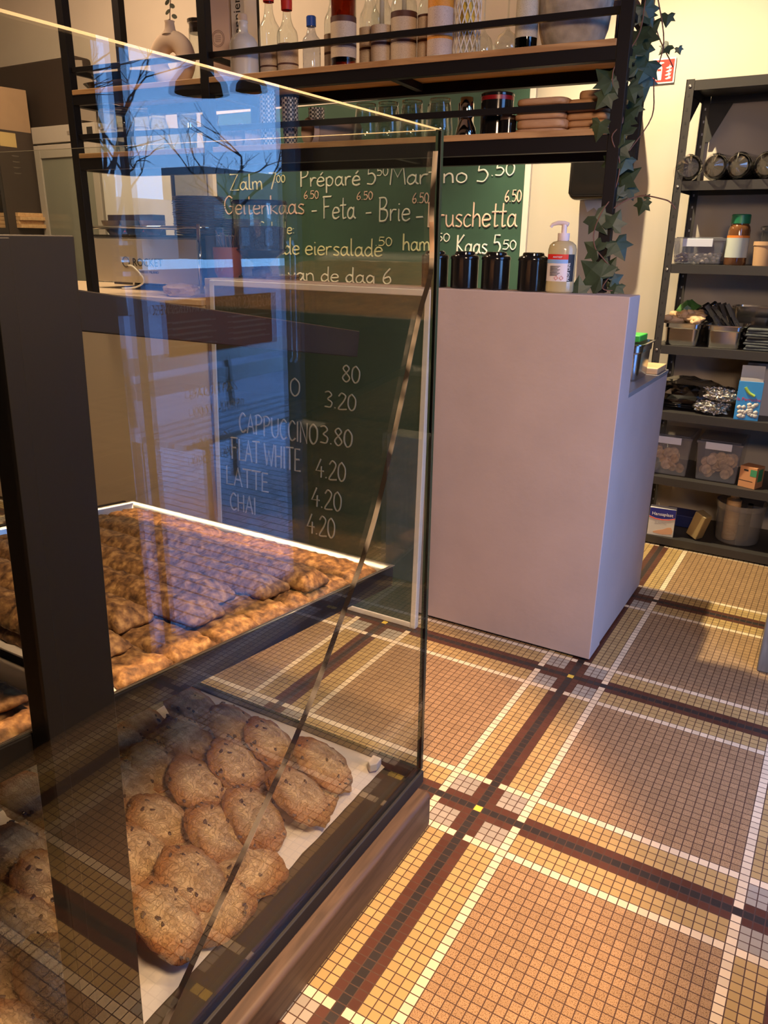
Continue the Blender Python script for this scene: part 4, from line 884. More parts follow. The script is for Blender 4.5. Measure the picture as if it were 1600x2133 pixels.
g = G(); g.prism([(.033, Ht - .036), (.033, Ht - .19), (.05, Ht - .19), (.13, Ht - .036)], .002, Matrix(((1, 0, 0, 0), (0, 0, -1, Dp - .006), (0, 1, 0, 0), (0, 0, 0, 1)))); g.prism([(.03, Ht - .036), (.03, Ht - .19), (.05, Ht - .19), (.30, Ht - .036)], .002, Matrix(((0, 0, 1, .004), (1, 0, 0, 0), (0, 1, 0, 0), (0, 0, 0, 1)))); g.o('gusset', BLACKM, un)
for z in SHZ:
    g = G(); g.lathe([(0, .0), (.006, .0), (.005, .002), (0, .003)], 10, (.016, -.0005, z - .02), Matrix.Rotation(PI / 2, 3, 'X')); g.o('bolt', ALU, un)
def S(x, y, k): return (x, y, SHZ[k] + .0006)
# wrapped stacks of cups
for k, (x, lab) in enumerate(((-.100, 'plastic wrapped stack of dark cups at the left of the top shelf'), (-.003, 'plastic wrapped stack of dark cups, second from the left on the top shelf'), (.085, 'plastic wrapped stack of dark cups, third from the left on the top shelf'), (.185, 'plastic wrapped stack of dark cups, fourth from the left on the top shelf'), (.29, 'plastic wrapped stack of dark cups at the right of the top shelf'))):
    t = thing('wrapped_cups', lab, 'cups', (x, 2.10, SHZ[5] + .052), 0, 'wrapped cup stacks on the top shelf', rot=(PI / 2 - .0, 0, .25 if k == 0 else -.2))
    g = G()
    for q in range(6): g.lathe([(.043, -q * .03), (.045, -q * .03 - .003), (.040, -q * .03 - .028)], 18)
    g.lathe([(0, -.004), (.036, -.006)], 18); g.lathe([(.044, -.18), (.034, -.26), (0, -.26)], 18)
    g.o('cups', mat('dark_cup_print', (.055, .045, .035), .5, vary=.4, vscale=30), t, smooth='auto')
    g = G()
    R_ = []
    for q, (r, z) in enumerate(((.012, .035), (.040, .018), (.050, -.004), (.051, -.1), (.051, -.2), (.047, -.27))):
        R_.append([g.bm.verts.new((r * (1 + .10 * noise.noise(Vector((a * 3 + k * 9, q * 1.3, 0)))) * math.cos(2 * PI * a / 26), min(r * (1 + .10 * noise.noise(Vector((a * 3 + k * 9, q * 1.3, 0)))) * math.sin(2 * PI * a / 26), .0512), z + .012 * noise.noise(Vector((a * 2.1, q, k))))) for a in range(26)])
    for A, B in zip(R_, R_[1:]):
        for a in range(26): g.bm.faces.new((A[a], A[(a + 1) % 26], B[(a + 1) % 26], B[a]))
    g.o('plastic_wrap', WRAP, t)
def tub(name, label, loc, sx, sy, h, rz=0., clip=True, group=None):
    t = thing(name, label, 'container', loc, rz, group)
    g = G(); R_ = [[g.bm.verts.new((x * k, y * k, z)) for x, y in ((sx, sy), (-sx, sy), (-sx, -sy), (sx, -sy))] for k, z in ((.9, 0), (1, h - .012))]
    for q in range(4): g.bm.faces.new((R_[0][q], R_[0][(q + 1) % 4], R_[1][(q + 1) % 4], R_[1][q]))
    g.bm.faces.new(R_[0]); g.o('tub_body', PLASTIC, t, bevel=.008)
    g = G(); g.box(-sx * 1.03, sx * 1.03, -sy * 1.03, sy * 1.03, h - .0115, h); g.box(-sx * .9, sx * .9, -sy * .9, sy * .9, h, h + .004); g.o('lid', PLASTIC, t, bevel=.003)
    g = G(); g.box(-sx * .62, sx * .55, -sy * 1.06, -sy * 1.03, h - .034, h - .002); g.o('clip', mat('clip_white', (.60, .62, .70), .4), t, bevel=.002)
    return t
t = tub('storage_box', 'low clear plastic box of nuts at the left of the second shelf', S(-.030, 2.21, 4), .103, .075, .105)
g = G(); rnd = random.Random(3)
for k in range(150): g.blob((rnd.uniform(-.085, .085), rnd.uniform(-.06, .06), .010 + rnd.random() * .032), .010, .008, .007, .1, 2, 1, seed=k)
nt = g.o('nuts', mat('nut', (.42, .32, .24), .6), None, S(-.030, 2.21, 4), smooth=True); tag(nt, 'heap of pale nuts inside the low clear plastic box', 'nuts'); nt['kind'] = 'stuff'
t = thing('spice_jar', 'tall brown spice jar with a green lid on the second shelf', 'jar', S(.118, 2.16, 4), .15)
g = G(); g.lathe([(0, 0), (.040, 0), (.043, .006), (.043, .135), (.040, .15), (.034, .158), (.034, .166)], 28); g.o('jar_body', glass('brown_jar', (.45, .20, .08), .06, .05, 3, (.20, .08, .03), .65), t, smooth='auto')
g = G(); g.lathe([(.037, .162), (.037, .194), (.034, .198), (0, .198)], 28); g.o('lid', mat('dark_green_lid', (.01, .13, .06), .4), t, smooth='auto')
g = G(); g.lathe([(.0436, .03), (.0436, .115)], 28); g.o('label', mat('jar_label', (.42, .46, .42), .5), t, smooth=True)
g = G(); g.lathe([(.0437, .107), (.0437, .116)], 28); g.o('orange_band', mat('orange_print', (.6, .17, .02), .5), t, smooth=True)
t = thing('kraft_tub', 'round kraft paper tub beside the spice jar', 'tub', S(.225, 2.17, 4))
g = G(); g.lathe([(0, 0), (.040, 0), (.045, .078), (0, .078)], 28); g.o('tub_body', KRAFT, t, smooth='auto')
g = G(); g.lathe([(.0475, .0785), (.0475, .094), (0, .094)], 28); g.o('lid', KRAFT, t, smooth='auto')
t = thing('preserving_jar', 'clear jar with glass lid behind the kraft tub', 'jar', S(.232, 2.33, 4))
g = G(); g.lathe([(0, 0), (.050, 0), (.052, .13), (.045, .14)], 24); g.o('glass_body', CLEAR, t, smooth=True)
g = G(); g.lathe([(.052, .14), (.055, .15), (.05, .156), (.01, .158), (.015, .17), (.012, .18), (0, .182)], 24); g.o('lid', CUTG, t, smooth=True)
# steel pans, ginger, cutlery, cloths
gastro('gastro_pan', 'left steel pan heaped with ginger on the third shelf', S(-.046, 2.20, 3), .080, .09, .098)
rnd = random.Random(9)
for k, (x, y, z, a, l_) in enumerate(((-.09, 2.17, .105, .3, .055), (-.02, 2.16, .115, -.5, .06), (-.055, 2.20, .125, 1.2, .05), (-.01, 2.21, .128, .2, .045), (-.085, 2.23, .115, -.9, .05), (.0, 2.15, .098, 1.4, .035))):
    g = G(); Mg = Matrix.Rotation(a, 3, 'Z'); g.blob((0, 0, 0), l_, .022, .018, .35, 2.2, 3, Mg, k * 3.1); g.blob(Mg @ Vector((l_ * .5, .02, .006)), .024, .018, .016, .3, 2, 2, Mg, k); g.blob(Mg @ Vector((-l_ * .6, -.015, .008)), .022, .016, .015, .3, 2, 2, Mg, k + 5)
    o = g.o('ginger_root', mat('ginger', (.58, .38, .20), .75, vary=.15, vscale=30), None, (x, y, SHZ[3] + z), smooth=True)
    tag(o, ['ginger root at the left of the steel pan', 'long ginger root at the front of the pan', 'ginger root in the middle of the heap', 'ginger root on top of the heap, right side', 'ginger root at the back left of the heap', 'small ginger knob at the front right of the pan'][k], 'ginger', 'ginger roots')
gastro('gastro_pan', 'middle steel pan full of black cutlery on the third shelf', S(.128, 2.20, 3), .076, .09, .096)
for k in range(12):
    a = -.55 + rnd.uniform(-.25, .25); g = G(); g.box(-.004, .004, -.0015, .0015, -.075, .065); g.box(-.0075, .0075, -.0018, .0018, .03, .085)
    o = g.o('black_cutlery', BLACKM, None, (.085 + .0075 * k, 2.13 + .012 * (k % 5), SHZ[3] + .105 + .004 * (k % 3)), rot=(0, a, rnd.uniform(-.3, .3)))
    tag(o, 'black plastic cutlery piece standing in the middle steel pan', 'cutlery', 'black cutlery in the steel pan')
gastro('gastro_pan', 'steel pan at the back of the third shelf behind the cutlery', S(.205, 2.375, 3), .085, .06, .165)
t = thing('knife_block', 'black knife handle bundle behind the ginger', 'knives', S(-.005, 2.36, 3))
g = G(); g.box(-.06, .05, -.03, .03, 0, .13); g.o('block', BLACKM, t, bevel=.004)
g = G(); g.tube([(.0, 0, .13), (.05, -.02, .17)], .014, 10); g.tube([(-.03, 0, .13), (.02, -.02, .165)], .012, 10); g.o('handle', BLACKG, t, smooth=True)
t = thing('green_bag', 'green and clear vegetable bag at the back of the third shelf', 'bag', S(-.075, 2.385, 3))
g = G(); g.blob((0, 0, .09), .06, .045, .088, .25, 2., 3, seed=4.); g.o('bag_body', mat('bag_green', (.06, .16, .04), .35, vary=.5, vscale=18), t)
CLO = mat('grey_cloth', (.075, .085, .09), .95, vary=.25, vscale=40)
for k in range(8):
    hh = .0115
    g = G(); g.box(-.075, .075, -.08, .08, 0, hh - .0004); o = g.o('folded_cloth', CLO if k != 4 else mat('black_cloth', (.02, .02, .022), .95), None, (.285 + .004 * math.sin(k * 2.2), 2.195, SHZ[3] + .0006 + k * hh), bevel=.005, seg=3)
    o.rotation_euler = (0, 0, .04 * math.sin(k * 1.9)); tag(o, f'folded dark grey cloth, {ORD[k]} from the bottom of the pile', 'cloth', 'folded cloths on the third shelf')
# fourth shelf
t = thing('straw_bag', 'shiny black plastic bag of straws lying at the left of the fourth shelf', 'bag', S(-.005, 2.24, 2))
g = G()
for k in range(90): yy = random.uniform(-.09, .08); zz = random.uniform(.012, .10); g.tube([(-.13, yy, zz), (.04, yy * .9, zz + random.uniform(-.01, .01))], .004, 6)
g.o('straws', BLACKG, t, smooth=True)
g = G(); g.blob((.0, 0, .072), .16, .10, .066, .22, 2.5, 3, seed=7., pw=2.6); g.o('plastic_film', glass('dark_film', (.55, .55, .56), .10, .10, 2), t)
FOIL = mat('crinkled_foil', (.55, .54, .52), .25, 1., bump=1., bscale=90)
for k, (x, z, lab) in enumerate(((.115, .032, 'lower silver foil parcel on the fourth shelf'), (.150, .092, 'upper silver foil parcel lying on the other one'))):
    g = G(); g.blob((0, 0, 0), .075, .06, .031, .3, 5, 4, seed=k * 5.3, pw=2.5); o = g.o('foil_parcel', FOIL, None, (x, 2.17, SHZ[2] + z)); tag(o, lab, 'parcel', 'foil parcels')
t = thing('sugar_box', 'open light blue box of white sugar lumps on the fourth shelf', 'box', S(.262, 2.135, 2), .10)
SB = mat('sky_blue_carton', (.04, .30, .72), .5); g = G(); g.box(-.048, .048, -.03, .03, 0, .165); g.o('carton', SB, t, bevel=.001)
g = G(); g.box(-.045, .045, .027, .029, .165, .225); g.box(-.045, .045, -.029, -.027, .165, .18); g.o('lid_flap', WHITE, t)
Mx = face_to((0, -1, 0)); Mx.translation = Vector((0, -.0305, .083)); text('lettering', 'la Perruche', .020, Mx, RED, t)
g = G()
for k in range(22): g.blob((random.uniform(-.036, .036), -.030, random.uniform(.014, .070)), .012, .0025, .010, .2, 2, 1, seed=k)
g.o('sugar_lump_picture', WHITE, t, smooth=True)
g = G(); g.tube([(-.02 + .0, -.031, .14), (-.01, -.031, .125), (.0, -.031, .115), (.02, -.031, .105)], .006, 8); g.o('parrot_picture', mat('lime_print', (.40, .60, .08), .5), t)
t = thing('white_carton', 'white carton with black print behind the blue sugar box', 'box', S(.325, 2.30, 2), 0)
g = G(); g.box(-.10, .12, -.05, .05, 0, .225); g.o('carton', mat('grey_white_card', (.50, .50, .52), .6), t)
for k, s in enumerate(('S', 'MARK', 'COFFEE', 'Strong')):
    Mx = face_to((0, -1, 0)); Mx.translation = Vector((.055, -.0506, .175 - k * .03)); text('lettering', s, .026, Mx, BLACKM, t)
# fifth shelf
CK = mat('sliced_cork', (.64, .42, .22), .7, vary=.35, vscale=60)
for k, (x, lab, nn) in enumerate(((-.035, 'left clear plastic bin half full of round dried slices', 14), (.178, 'right clear plastic bin full of round dried slices', 26))):
    tub('plastic_bin', lab, S(x, 2.25, 1), .094, .12, .185, 0, True, 'clear bins on the fifth shelf')
    rnd = random.Random(20 + k); first = None; q = 0
    for q in range(nn):
        P = (x + rnd.uniform(-.060, .060), 2.25 - rnd.uniform(.02, .085), SHZ[1] + .030 + .085 * (q / nn)); rot = (PI / 2 + rnd.uniform(-.5, .5), rnd.uniform(-.5, .5), rnd.uniform(-.6, .6))
        if first is None:
            first = thing('dried_slice', f'round dried slice inside the {("left", "right")[k]} clear plastic bin', 'slice', P, 0, f'dried slices in the {("left", "right")[k]} bin', rot=rot)
            g = G(); g.lathe([(0, -.006), (.022, -.006), (.0235, 0), (.022, .006), (.016, .0055), (0, .006)], 18); g.o('slice', CK, first, smooth='auto')
        else: dup(first, P, first['label'], rot=rot)
t = thing('tea_box', 'small orange carton beside the right plastic bin', 'box', S(.322, 2.16, 1), -.35)
g = G(); g.box(-.038, .038, -.035, .035, 0, .095); g.o('carton', mat('orange_carton', (.55, .26, .12), .55), t, bevel=.001)
g = G(); g.box(.0385, .0392, -.02, .02, .03, .085); g.box(.01, .038, -.0358, -.0352, .055, .085); g.o('green_picture', mat('leaf_print', (.05, .25, .12), .5), t)
g = G(); g.box(-.037, .025, -.0358, -.0352, .030, .032); g.box(-.02, .0, -.0358, -.0352, .075, .082); g.o('printed_lines', BLACKM, t)
# bottom shelf
t = thing('plaster_box', 'white and dark blue plaster box at the left of the bottom shelf', 'box', S(-.02, 2.125, 0), .12)
g = G(); g.box(-.058, .058, -.022, .022, 0, .135); g.o('carton', WHITE, t, bevel=.001)
NAVY = mat('navy_print', (.015, .02, .22), .45)
g = G(); g.prism([(-.0575, .095), (-.03, .086), (.0, .084), (.03, .087), (.0575, .095), (.0575, .1345), (-.0575, .1345)], .0006, Matrix(((1, 0, 0, 0), (0, 0, -1, -.0221), (0, 1, 0, 0), (0, 0, 0, 1)))); g.o('blue_band', NAVY, t)
g = G(); g.tube([(-.0575, -.0226, .090), (-.03, -.0226, .082), (0, -.0226, .080), (.03, -.0226, .083), (.0575, -.0226, .091)], .0018, 6); g.o('red_stripe', RED, t)
Mx = face_to((0, -1, 0)); Mx.translation = Vector((.0, -.0230, .100)); text('lettering', 'Hansaplast', .022, Mx, STK, t)
Mx = face_to((0, -1, 0)); Mx.translation = Vector((-.005, -.0226, .060)); text('lettering', 'ELASTIC', .014, Mx, mat('grey_ink', (.4, .4, .4), .6), t)
g = G(); g.prism([(-.03, .012), (.01, .008), (.05, .014), (.054, .030), (.045, .048), (.030, .045), (.010, .034), (-.01, .028), (-.034, .018)], .0006, Matrix(((1, 0, 0, 0), (0, 0, -1, -.0221), (0, 1, 0, 0), (0, 0, 0, 1)))); g.o('finger_picture', mat('skin_print', (.62, .36, .22), .6), t)
t = thing('sponge_packet', 'yellowish packet leaning on the bottom shelf', 'packet', S(.125, 2.16, 0), -.5)
g = G(); g.box(-.03, .03, -.025, .025, 0, .125, Matrix.Rotation(.30, 4, 'Y')); g.o('packet_body', mat('packet_yellow', (.30, .22, .10), .5), t, bevel=.004)
t.location.z += .012
t = thing('blue_crate', 'dark blue plastic tray deep on the bottom shelf', 'crate', S(.045, 2.34, 0))
g = G(); g.box(-.09, .06, -.06, .06, 0, .06); g.o('crate_body', mat('navy_plastic', (.01, .02, .12), .4), t, bevel=.004)
t = thing('plastic_bucket', 'translucent white bucket with utensils on the bottom shelf', 'bucket', S(.298, 2.245, 0))
g = G(); g.lathe([(0, .001), (.088, .001), (.092, .006), (.105, .19), (.108, .19), (.108, .165), (.1045, .163)], 36); g.o('bucket_body', FROST, t, smooth='auto')
t = thing('rolling_pin', 'pale handle and cylinder standing in the bucket', 'utensil', S(.265, 2.235, 0))
t.location.z += .004
g = G(); g.lathe([(0, 0), (.03, 0), (.032, .01), (.032, .19), (.018, .2), (.018, .25), (0, .252)], 20); g.o('cylinder', PALEWOOD, t, smooth='auto')
t = thing('black_scoop', 'black scoop sticking out of the bucket', 'utensil', S(.335, 2.25, 0))
t.location.z += .005
g = G(); g.box(-.01, .01, -.004, .004, 0, .18); g.prism([(-.045, .17), (.05, .17), (.055, .215), (.03, .235), (-.05, .23)], .008, Matrix(((1, 0, 0, 0), (0, 0, -1, .004), (0, 1, 0, 0), (0, 0, 0, 1)))); g.o('scoop_body', BLACKM, t)

# ------------------------------------------------------------------ far left: fridge, cabinet, dark shelving
fr = thing('display_fridge', 'tall white fridge with a glass door in the far left corner', 'fridge', (-4.35, 2.18, 0))
g = G(); g.box(0, .62, .03, .30, .0, 2.03); g.o('cabinet', mat('fridge_paint', (.38, .345, .30), .45), fr, bevel=.004)
g = G(); g.box(0, .62, 0, .029, 1.93, 2.03); g.o('top_panel', mat('fridge_paint', (.38, .345, .30), .45), fr, bevel=.003)
g = G(); g.box(.55, .60, -.003, .0, 1.955, 2.005); g.o('thermostat', BLACKM, fr); g = G(); g.box(.36, .40, -.002, .0, 1.97, 1.99); g.o('lock', ALU, fr)
g = G(); g.box(0, .06, 0, .028, .05, 1.92); g.box(.56, .62, 0, .028, .05, 1.92); g.box(.06, .56, 0, .028, 1.84, 1.92); g.box(.06, .56, 0, .028, .05, .12); g.o('door_frame', mat('fridge_paint', (.38, .345, .30), .45), fr, bevel=.003)
g = G(); g.box(.06, .56, .010, .016, .12, 1.84); g.o('door_glass', glass('fridge_glass', (.70, .76, .70), .06, .02, 4, (.36, .36, .30), .55), fr)
wc = thing('white_cabinet', 'plain white cabinet door beside the fridge behind the coffee machine', 'cabinet', (-3.71, 2.18, 0))
g = G(); g.box(0, .62, .02, .30, 0, 1.78); g.o('body', WHITE, wc, bevel=.003)
g = G(); g.box(.004, .605, 0, .019, .02, 1.775); g.o('door', WHITE, wc, bevel=.002)
g = G(); g.box(.606, .62, .004, .02, 0, 1.78); g.o('seam', BLACKM, wc)
lu = thing('storage_rack', 'dark metal storage rack on the far left holding boards and bowls', 'shelving', (-5.19, 1.93, 0))
LW, LD = .82, .42
for x in (0, LW - .035):
    for y in (0, LD - .03):
        g = G(); g.box(x, x + .035, y, y + .003, 0, 2.0); g.box(x if x == 0 else x + .032, (x if x == 0 else x + .032) + .003, y, y + .03, 0, 2.0); g.o('upright', STEELD, lu)
g = G(); g.box(LW, LW + .002, .0, LD, 0, 1.995); g.o('side_panel', mat('brown_side', (.045, .032, .024), .6), lu)
for z in (.1, .6, 1.1, 1.40, 1.69, 2.0):
    g = G(); g.box(.003, LW - .003, .003, LD - .003, z - .036, z); g.o('shelf', STEELD, lu)
g = G(); g.box(LW + .0005, LW + .0026, .02, .14, 1.90, 1.985); g.o('notice', mat('notice_yellow', (.45, .34, .14), .7), lu)
g = G(); g.box(.71, .73, -.002, 0, 1.667, 1.685); g.o('price_tag', WHITE, lu)
for k in range(4):
    g = G(); g.box(0, .40, 0, .20, 0, .024); o = g.o('wooden_plank', PALEWOOD, None, (-4.72 - .02 * (k % 2), 1.99, 1.4006 + k * .0245), bevel=.003); tag(o, f'pale wooden board, {ORD[k]} from the bottom on the far left rack', 'board', 'boards on the far left rack')
fb = None
for k in range(4):
    P = (-4.46, 2.05, 1.6906 + k * .035); lab = f'grey bowl, {ORD[k]} from the bottom on the far left rack'
    if fb is None:
        fb = thing('stacked_bowl', lab, 'bowl', P, 0, 'bowls on the far left rack'); g = G(); g.lathe([(0, 0), (.04, 0), (.095, .05), (.097, .055), (.09, .05), (.035, .006), (0, .006)], 28); g.o('bowl', mat('bowl_grey', (.22, .19, .16), .4), fb, smooth='auto')
    else: dup(fb, P, lab)
t = thing('cardboard_box', 'open cardboard carton on top of the far left rack', 'box', (-4.68, 1.98, 2.0006), -.12)
g = G(); g.box(-.25, .19, 0, .30, 0, .27); g.o('carton', CARD, t)
g = G(); g.prism([(-.16, .03), (-.10, .05), (.19, .02), (.205, .20), (.15, .22), (-.02, .245), (-.16, .22), (-.10, .15)], .004, Matrix(((1, 0, 0, 0), (0, 0, -1, -.003), (0, 1, 0, 0), (0, 0, 0, 1)))); g.o('flap', mat('card_flap', (.42, .28, .15), .8), t)
g = G(); g.box(.05, .12, -.0012, -.0002, .035, .065); g.o('printed_mark', mat('card_ink', (.12, .07, .04), .8), t)
t = thing('oven_hood', 'dark brown bulky appliance behind the cardboard carton', 'appliance', (-4.52, 2.32, 2.0316))
g = G(); g.box(-.55, .50, 0, .14, .0, .42); g.o('body', mat('dark_brown_metal', (.028, .018, .013), .6), t, bevel=.02)
g = G(); g.prism([(.40, .40), (.58, .38), (.58, .30), (.66, .26), (.66, .02), (.52, .04), (.52, .18), (.47, .28)], .006, Matrix(((1, 0, 0, 0), (0, 0, -1, -.004), (0, 1, 0, 0), (0, 0, 0, 1)))); g.o('bracket', mat('bracket_grey', (.26, .22, .18), .5), t)
g = G(); g.tube(catmull([(-.30, -.010, .42), (-.12, -.42, .36), (-.06, -.42, .15), (-.0, -.42, .03)], 6), .006, 8); g.o('cable', BLACKM, t, smooth=True)

# ------------------------------------------------------------------ glass display case
case = thing('display_case', 'tall glass bakery case on a wood base with a long crack', 'display case', (-.12, -.10, 0))
XB, YN = -1.62, -2.6            # back and near end (relative to the front corner)
g = G(); g.box(XB, .045, YN, -.014, 0, .100); base = g.o('wood_base', BASEWOOD, case, bevel=.012, seg=3)
g = G(); g.box(XB + .02, -.012, YN + .02, -.02, .1002, .112); g.o('deck', mat('deck_bronze', (.075, .055, .030), .45, 0, .4), case)
g = G(); g.box(-.012, .012, YN, .004, .1003, .134); g.box(XB, -.0125, -.012, .004, .1003, .134); g.o('bottom_rail', BLACKM, case, bevel=.002)
def pane(name, boxes, parent=case):
    g = G()
    for bx in boxes: g.box(*bx)
    g.bm.faces.ensure_lookup_table()
    for f in g.bm.faces:
        n_ = f.normal if f.normal.length else Vector((0, 0, 1)); f.normal_update(); n_ = f.normal
        dims = [abs(n_.x), abs(n_.y), abs(n_.z)]
        if name == 'front_pane': f.material_index = 0 if dims[0] > .9 else (2 if dims[2] > .9 else 1)
        else: f.material_index = 0 if dims[1] > .9 else (2 if dims[2] > .9 else 1)
    return g.o(name, [PANE, EDGE, EDGELIT], parent)
fp = pane('front_pane', [(-.0055, .0055, YN, -.0005, .1345, 1.437 + .10)])
g = G()   # end pane: its top edge rises slightly towards the back
ev = [(XB, .1345), (.0055, .1345), (.0055, 1.537), (XB, 1.558)]
a = [g.bm.verts.new((x, 0, z)) for x, z in ev]; b_ = [g.bm.verts.new((x, .0105, z)) for x, z in ev]
f = g.bm.faces.new(a); f.material_index = 0; f = g.bm.faces.new(list(reversed(b_))); f.material_index = 0
for k in range(4):
    f = g.bm.faces.new((a[k], b_[k], b_[(k + 1) % 4], a[(k + 1) % 4])); f.material_index = 2 if k == 2 else 1
g.o('end_pane', [PANE, EDGE, EDGELIT], case)
g = G(); g.box(-.0005, .0062, -.0005, -.0001, .14, 1.535); g.o('corner_dark_strip', BLACKM, case)  # black strip added to keep the glass corner dark
# the crack: a curved break face through the thickness of the front pane
CR = catmull([(0, -.010, 1.50), (0, -.018, 1.40), (0, -.014, 1.294), (0, -.059, 1.206), (0, -.135, 1.02), (0, -.223, .832), (0, -.335, .68), (0, -.453, .54), (0, -.60, .405), (0, -.767, .257), (0, -.86, .17), (0, -.895, .136)], 10)
m, n, l, b = nodes('glass_break'); ns = n.new('ShaderNodeTexNoise'); ns.inputs['Scale'].default_value = 9; tcx = n.new('ShaderNodeTexCoord'); l.new(tcx.outputs['Object'], ns.inputs['Vector'])
r_ = n.new('ShaderNodeValToRGB'); r_.color_ramp.elements[0].position = .46; r_.color_ramp.elements[0].color = (.04, .03, .025, 1); r_.color_ramp.elements[1].position = .56; r_.color_ramp.elements[1].color = (.62, .52, .42, 1); l.new(ns.outputs['Fac'], r_.inputs[0]); l.new(r_.outputs[0], b.inputs['Base Color'])  # glints of the break face put into the colour as light and dark noise
b.inputs['Roughness'].default_value = .12; b.inputs['Metallic'].default_value = .6; BREAK = m
g = G(); ring = []
for i, q in enumerate(CR):
    tn = (CR[min(i + 1, len(CR) - 1)] - CR[max(i - 1, 0)]).normalized(); nn = Vector((1, 0, 0)).cross(tn)
    ww = .0006 + .0005 * noise.noise(q * 14)
    ring.append([g.bm.verts.new(q + Vector((sx_ * .0050, 0, 0)) + nn * (sd * ww + .0007 * noise.noise(q * 40))) for sx_, sd in ((-1, -1), (1, -1), (1, 1), (-1, 1))])
for A, B in zip(ring, ring[1:]):
    for k in range(4): g.bm.faces.new((A[k], A[(k + 1) % 4], B[(k + 1) % 4], B[k]))
g.o('crack', BREAK, fp, smooth=False)
# rack inside the case
g = G(); Mp = Matrix.Shear('XZ', 4, (0, .0))
lean = Matrix.Identity(4); lean[1][2] = .034
# post: local coords relative to case; x -.20 world -> -.08
def leanbox(x0, x1, y0, y1, z0, z1):
    g.box(x0, x1, y0, y1, z0, z1, Matrix.Translation((0, -.052, 0)) @ lean)
leanbox(-.078, -.046, -.880, -.776, .1125, 1.346)
post = g.o('rack_post', STEEL, case, bevel=.002)
g = G(); leanbox(-.076, -.042, -.880, -.858, .1125, 1.343); g.o('post_strip', STEEL, case, bevel=.001)
def arm(x, pts, name, m_=STEEL, th=.030):
    g = G(); g.prism(pts, th, Matrix(((0, 0, 1, x - th), (1, 0, 0, 0), (0, 1, 0, 0), (0, 0, 0, 1)))); return g.o(name, m_, case, bevel=.002)
# upper bracket arms (no tray on them in this bay)
UP3 = .165
def zu(y): return 1.184 + UP3 * (-.241 - y)   # upper level, steeper
pu = [(-.141, 1.184), (-1.75, zu(-1.85)), (-1.75, zu(-1.85) - .048), (-.149, 1.136)]
arm(-.080, pu, 'upper_rail', STEEL, .012); arm(-.945, pu, 'upper_rail', STEEL, .012)
arm(-.092, [(y, z - .036) for y, z in pu[:2]] + [(y, z) for y, z in pu[2:]], 'upper_ledge', STEEL, .85)
# middle tray carrier: slopes down to the far end
def zt(y): return .648 + .115 * (-.088 - y)   # world y -> tray rim height
pp = [(.0, zt(-.100) + .001), (-1.75, zt(-1.85) + .001), (-1.75, zt(-1.85) - .046), (-.002, zt(-.100) - .044)]
arm(-.080, [(y, z) for y, z in pp], 'tray_rail', STEEL, .012)
arm(-.945, [(y, z) for y, z in pp], 'tray_rail', STEEL, .012)
arm(-.092, [(y, z - .030) for y, z in pp[:2]] + [(y, z) for y, z in pp[2:]], 'tray_ledge', STEEL, .85)

# baking tray with oat slabs
TS = math.atan(.115)
trm = Matrix.Translation((-.63, -.10, zt(-.10) - .028)) @ Matrix.Rotation(-TS, 4, 'X')
tr = thing('baking_tray', 'aluminium baking tray of oat slabs on the middle level of the case', 'tray', trm.translation, 0, None, rot=(-TS, 0, 0))
g = G(); R_ = []
for x_, y0, y1, z in ((.408, -.776, -.008, .0005), (.418, -.786, .006, .026), (.427, -.790, .012, .0285), (.424, -.787, .009, .030), (.414, -.782, .002, .026), (.404, -.772, -.012, .002)):
    R_.append([g.bm.verts.new(v) for v in ((x_, y1, z), (-x_, y1, z), (-x_, y0, z), (x_, y0, z))])
for A, B in zip(R_, R_[1:]):
    for k in range(4): g.bm.faces.new((A[k], A[(k + 1) % 4], B[(k + 1) % 4], B[k]))
g.bm.faces.new(R_[0]); g.bm.faces.new(R_[-1]); g.o('tray_body', ALU, tr, bevel=.004)
g = G(); g.box(-.395, .395, -.764, -.02, .0026, .0034); g.o('paper_liner', PAPER, tr)
def slabmat():
    m, n, l, b = nodes('oat_slab'); t = n.new('ShaderNodeTexCoord')
    v = n.new('ShaderNodeTexNoise'); v.inputs['Scale'].default_value = 70; v.inputs['Detail'].default_value = 5; l.new(t.outputs['Object'], v.inputs['Vector'])
    r = n.new('ShaderNodeValToRGB'); e = r.color_ramp.elements; e[0].position = .30; e[0].color = (.055, .022, .009, 1); e[1].position = .72; e[1].color = (.46, .25, .090, 1)
    q = e.new(.5); q.color = (.21, .098, .034, 1); l.new(v.outputs['Fac'], r.inputs[0]); l.new(r.outputs[0], b.inputs['Base Color']); b.inputs['Roughness'].default_value = .7
    bp = n.new('ShaderNodeBump'); bp.inputs['Strength'].default_value = .8; bp.inputs['Distance'].default_value = .004; l.new(v.outputs['Fac'], bp.inputs['Height']); l.new(bp.outputs[0], b.inputs['Normal'])
    return m
OAT = slabmat()
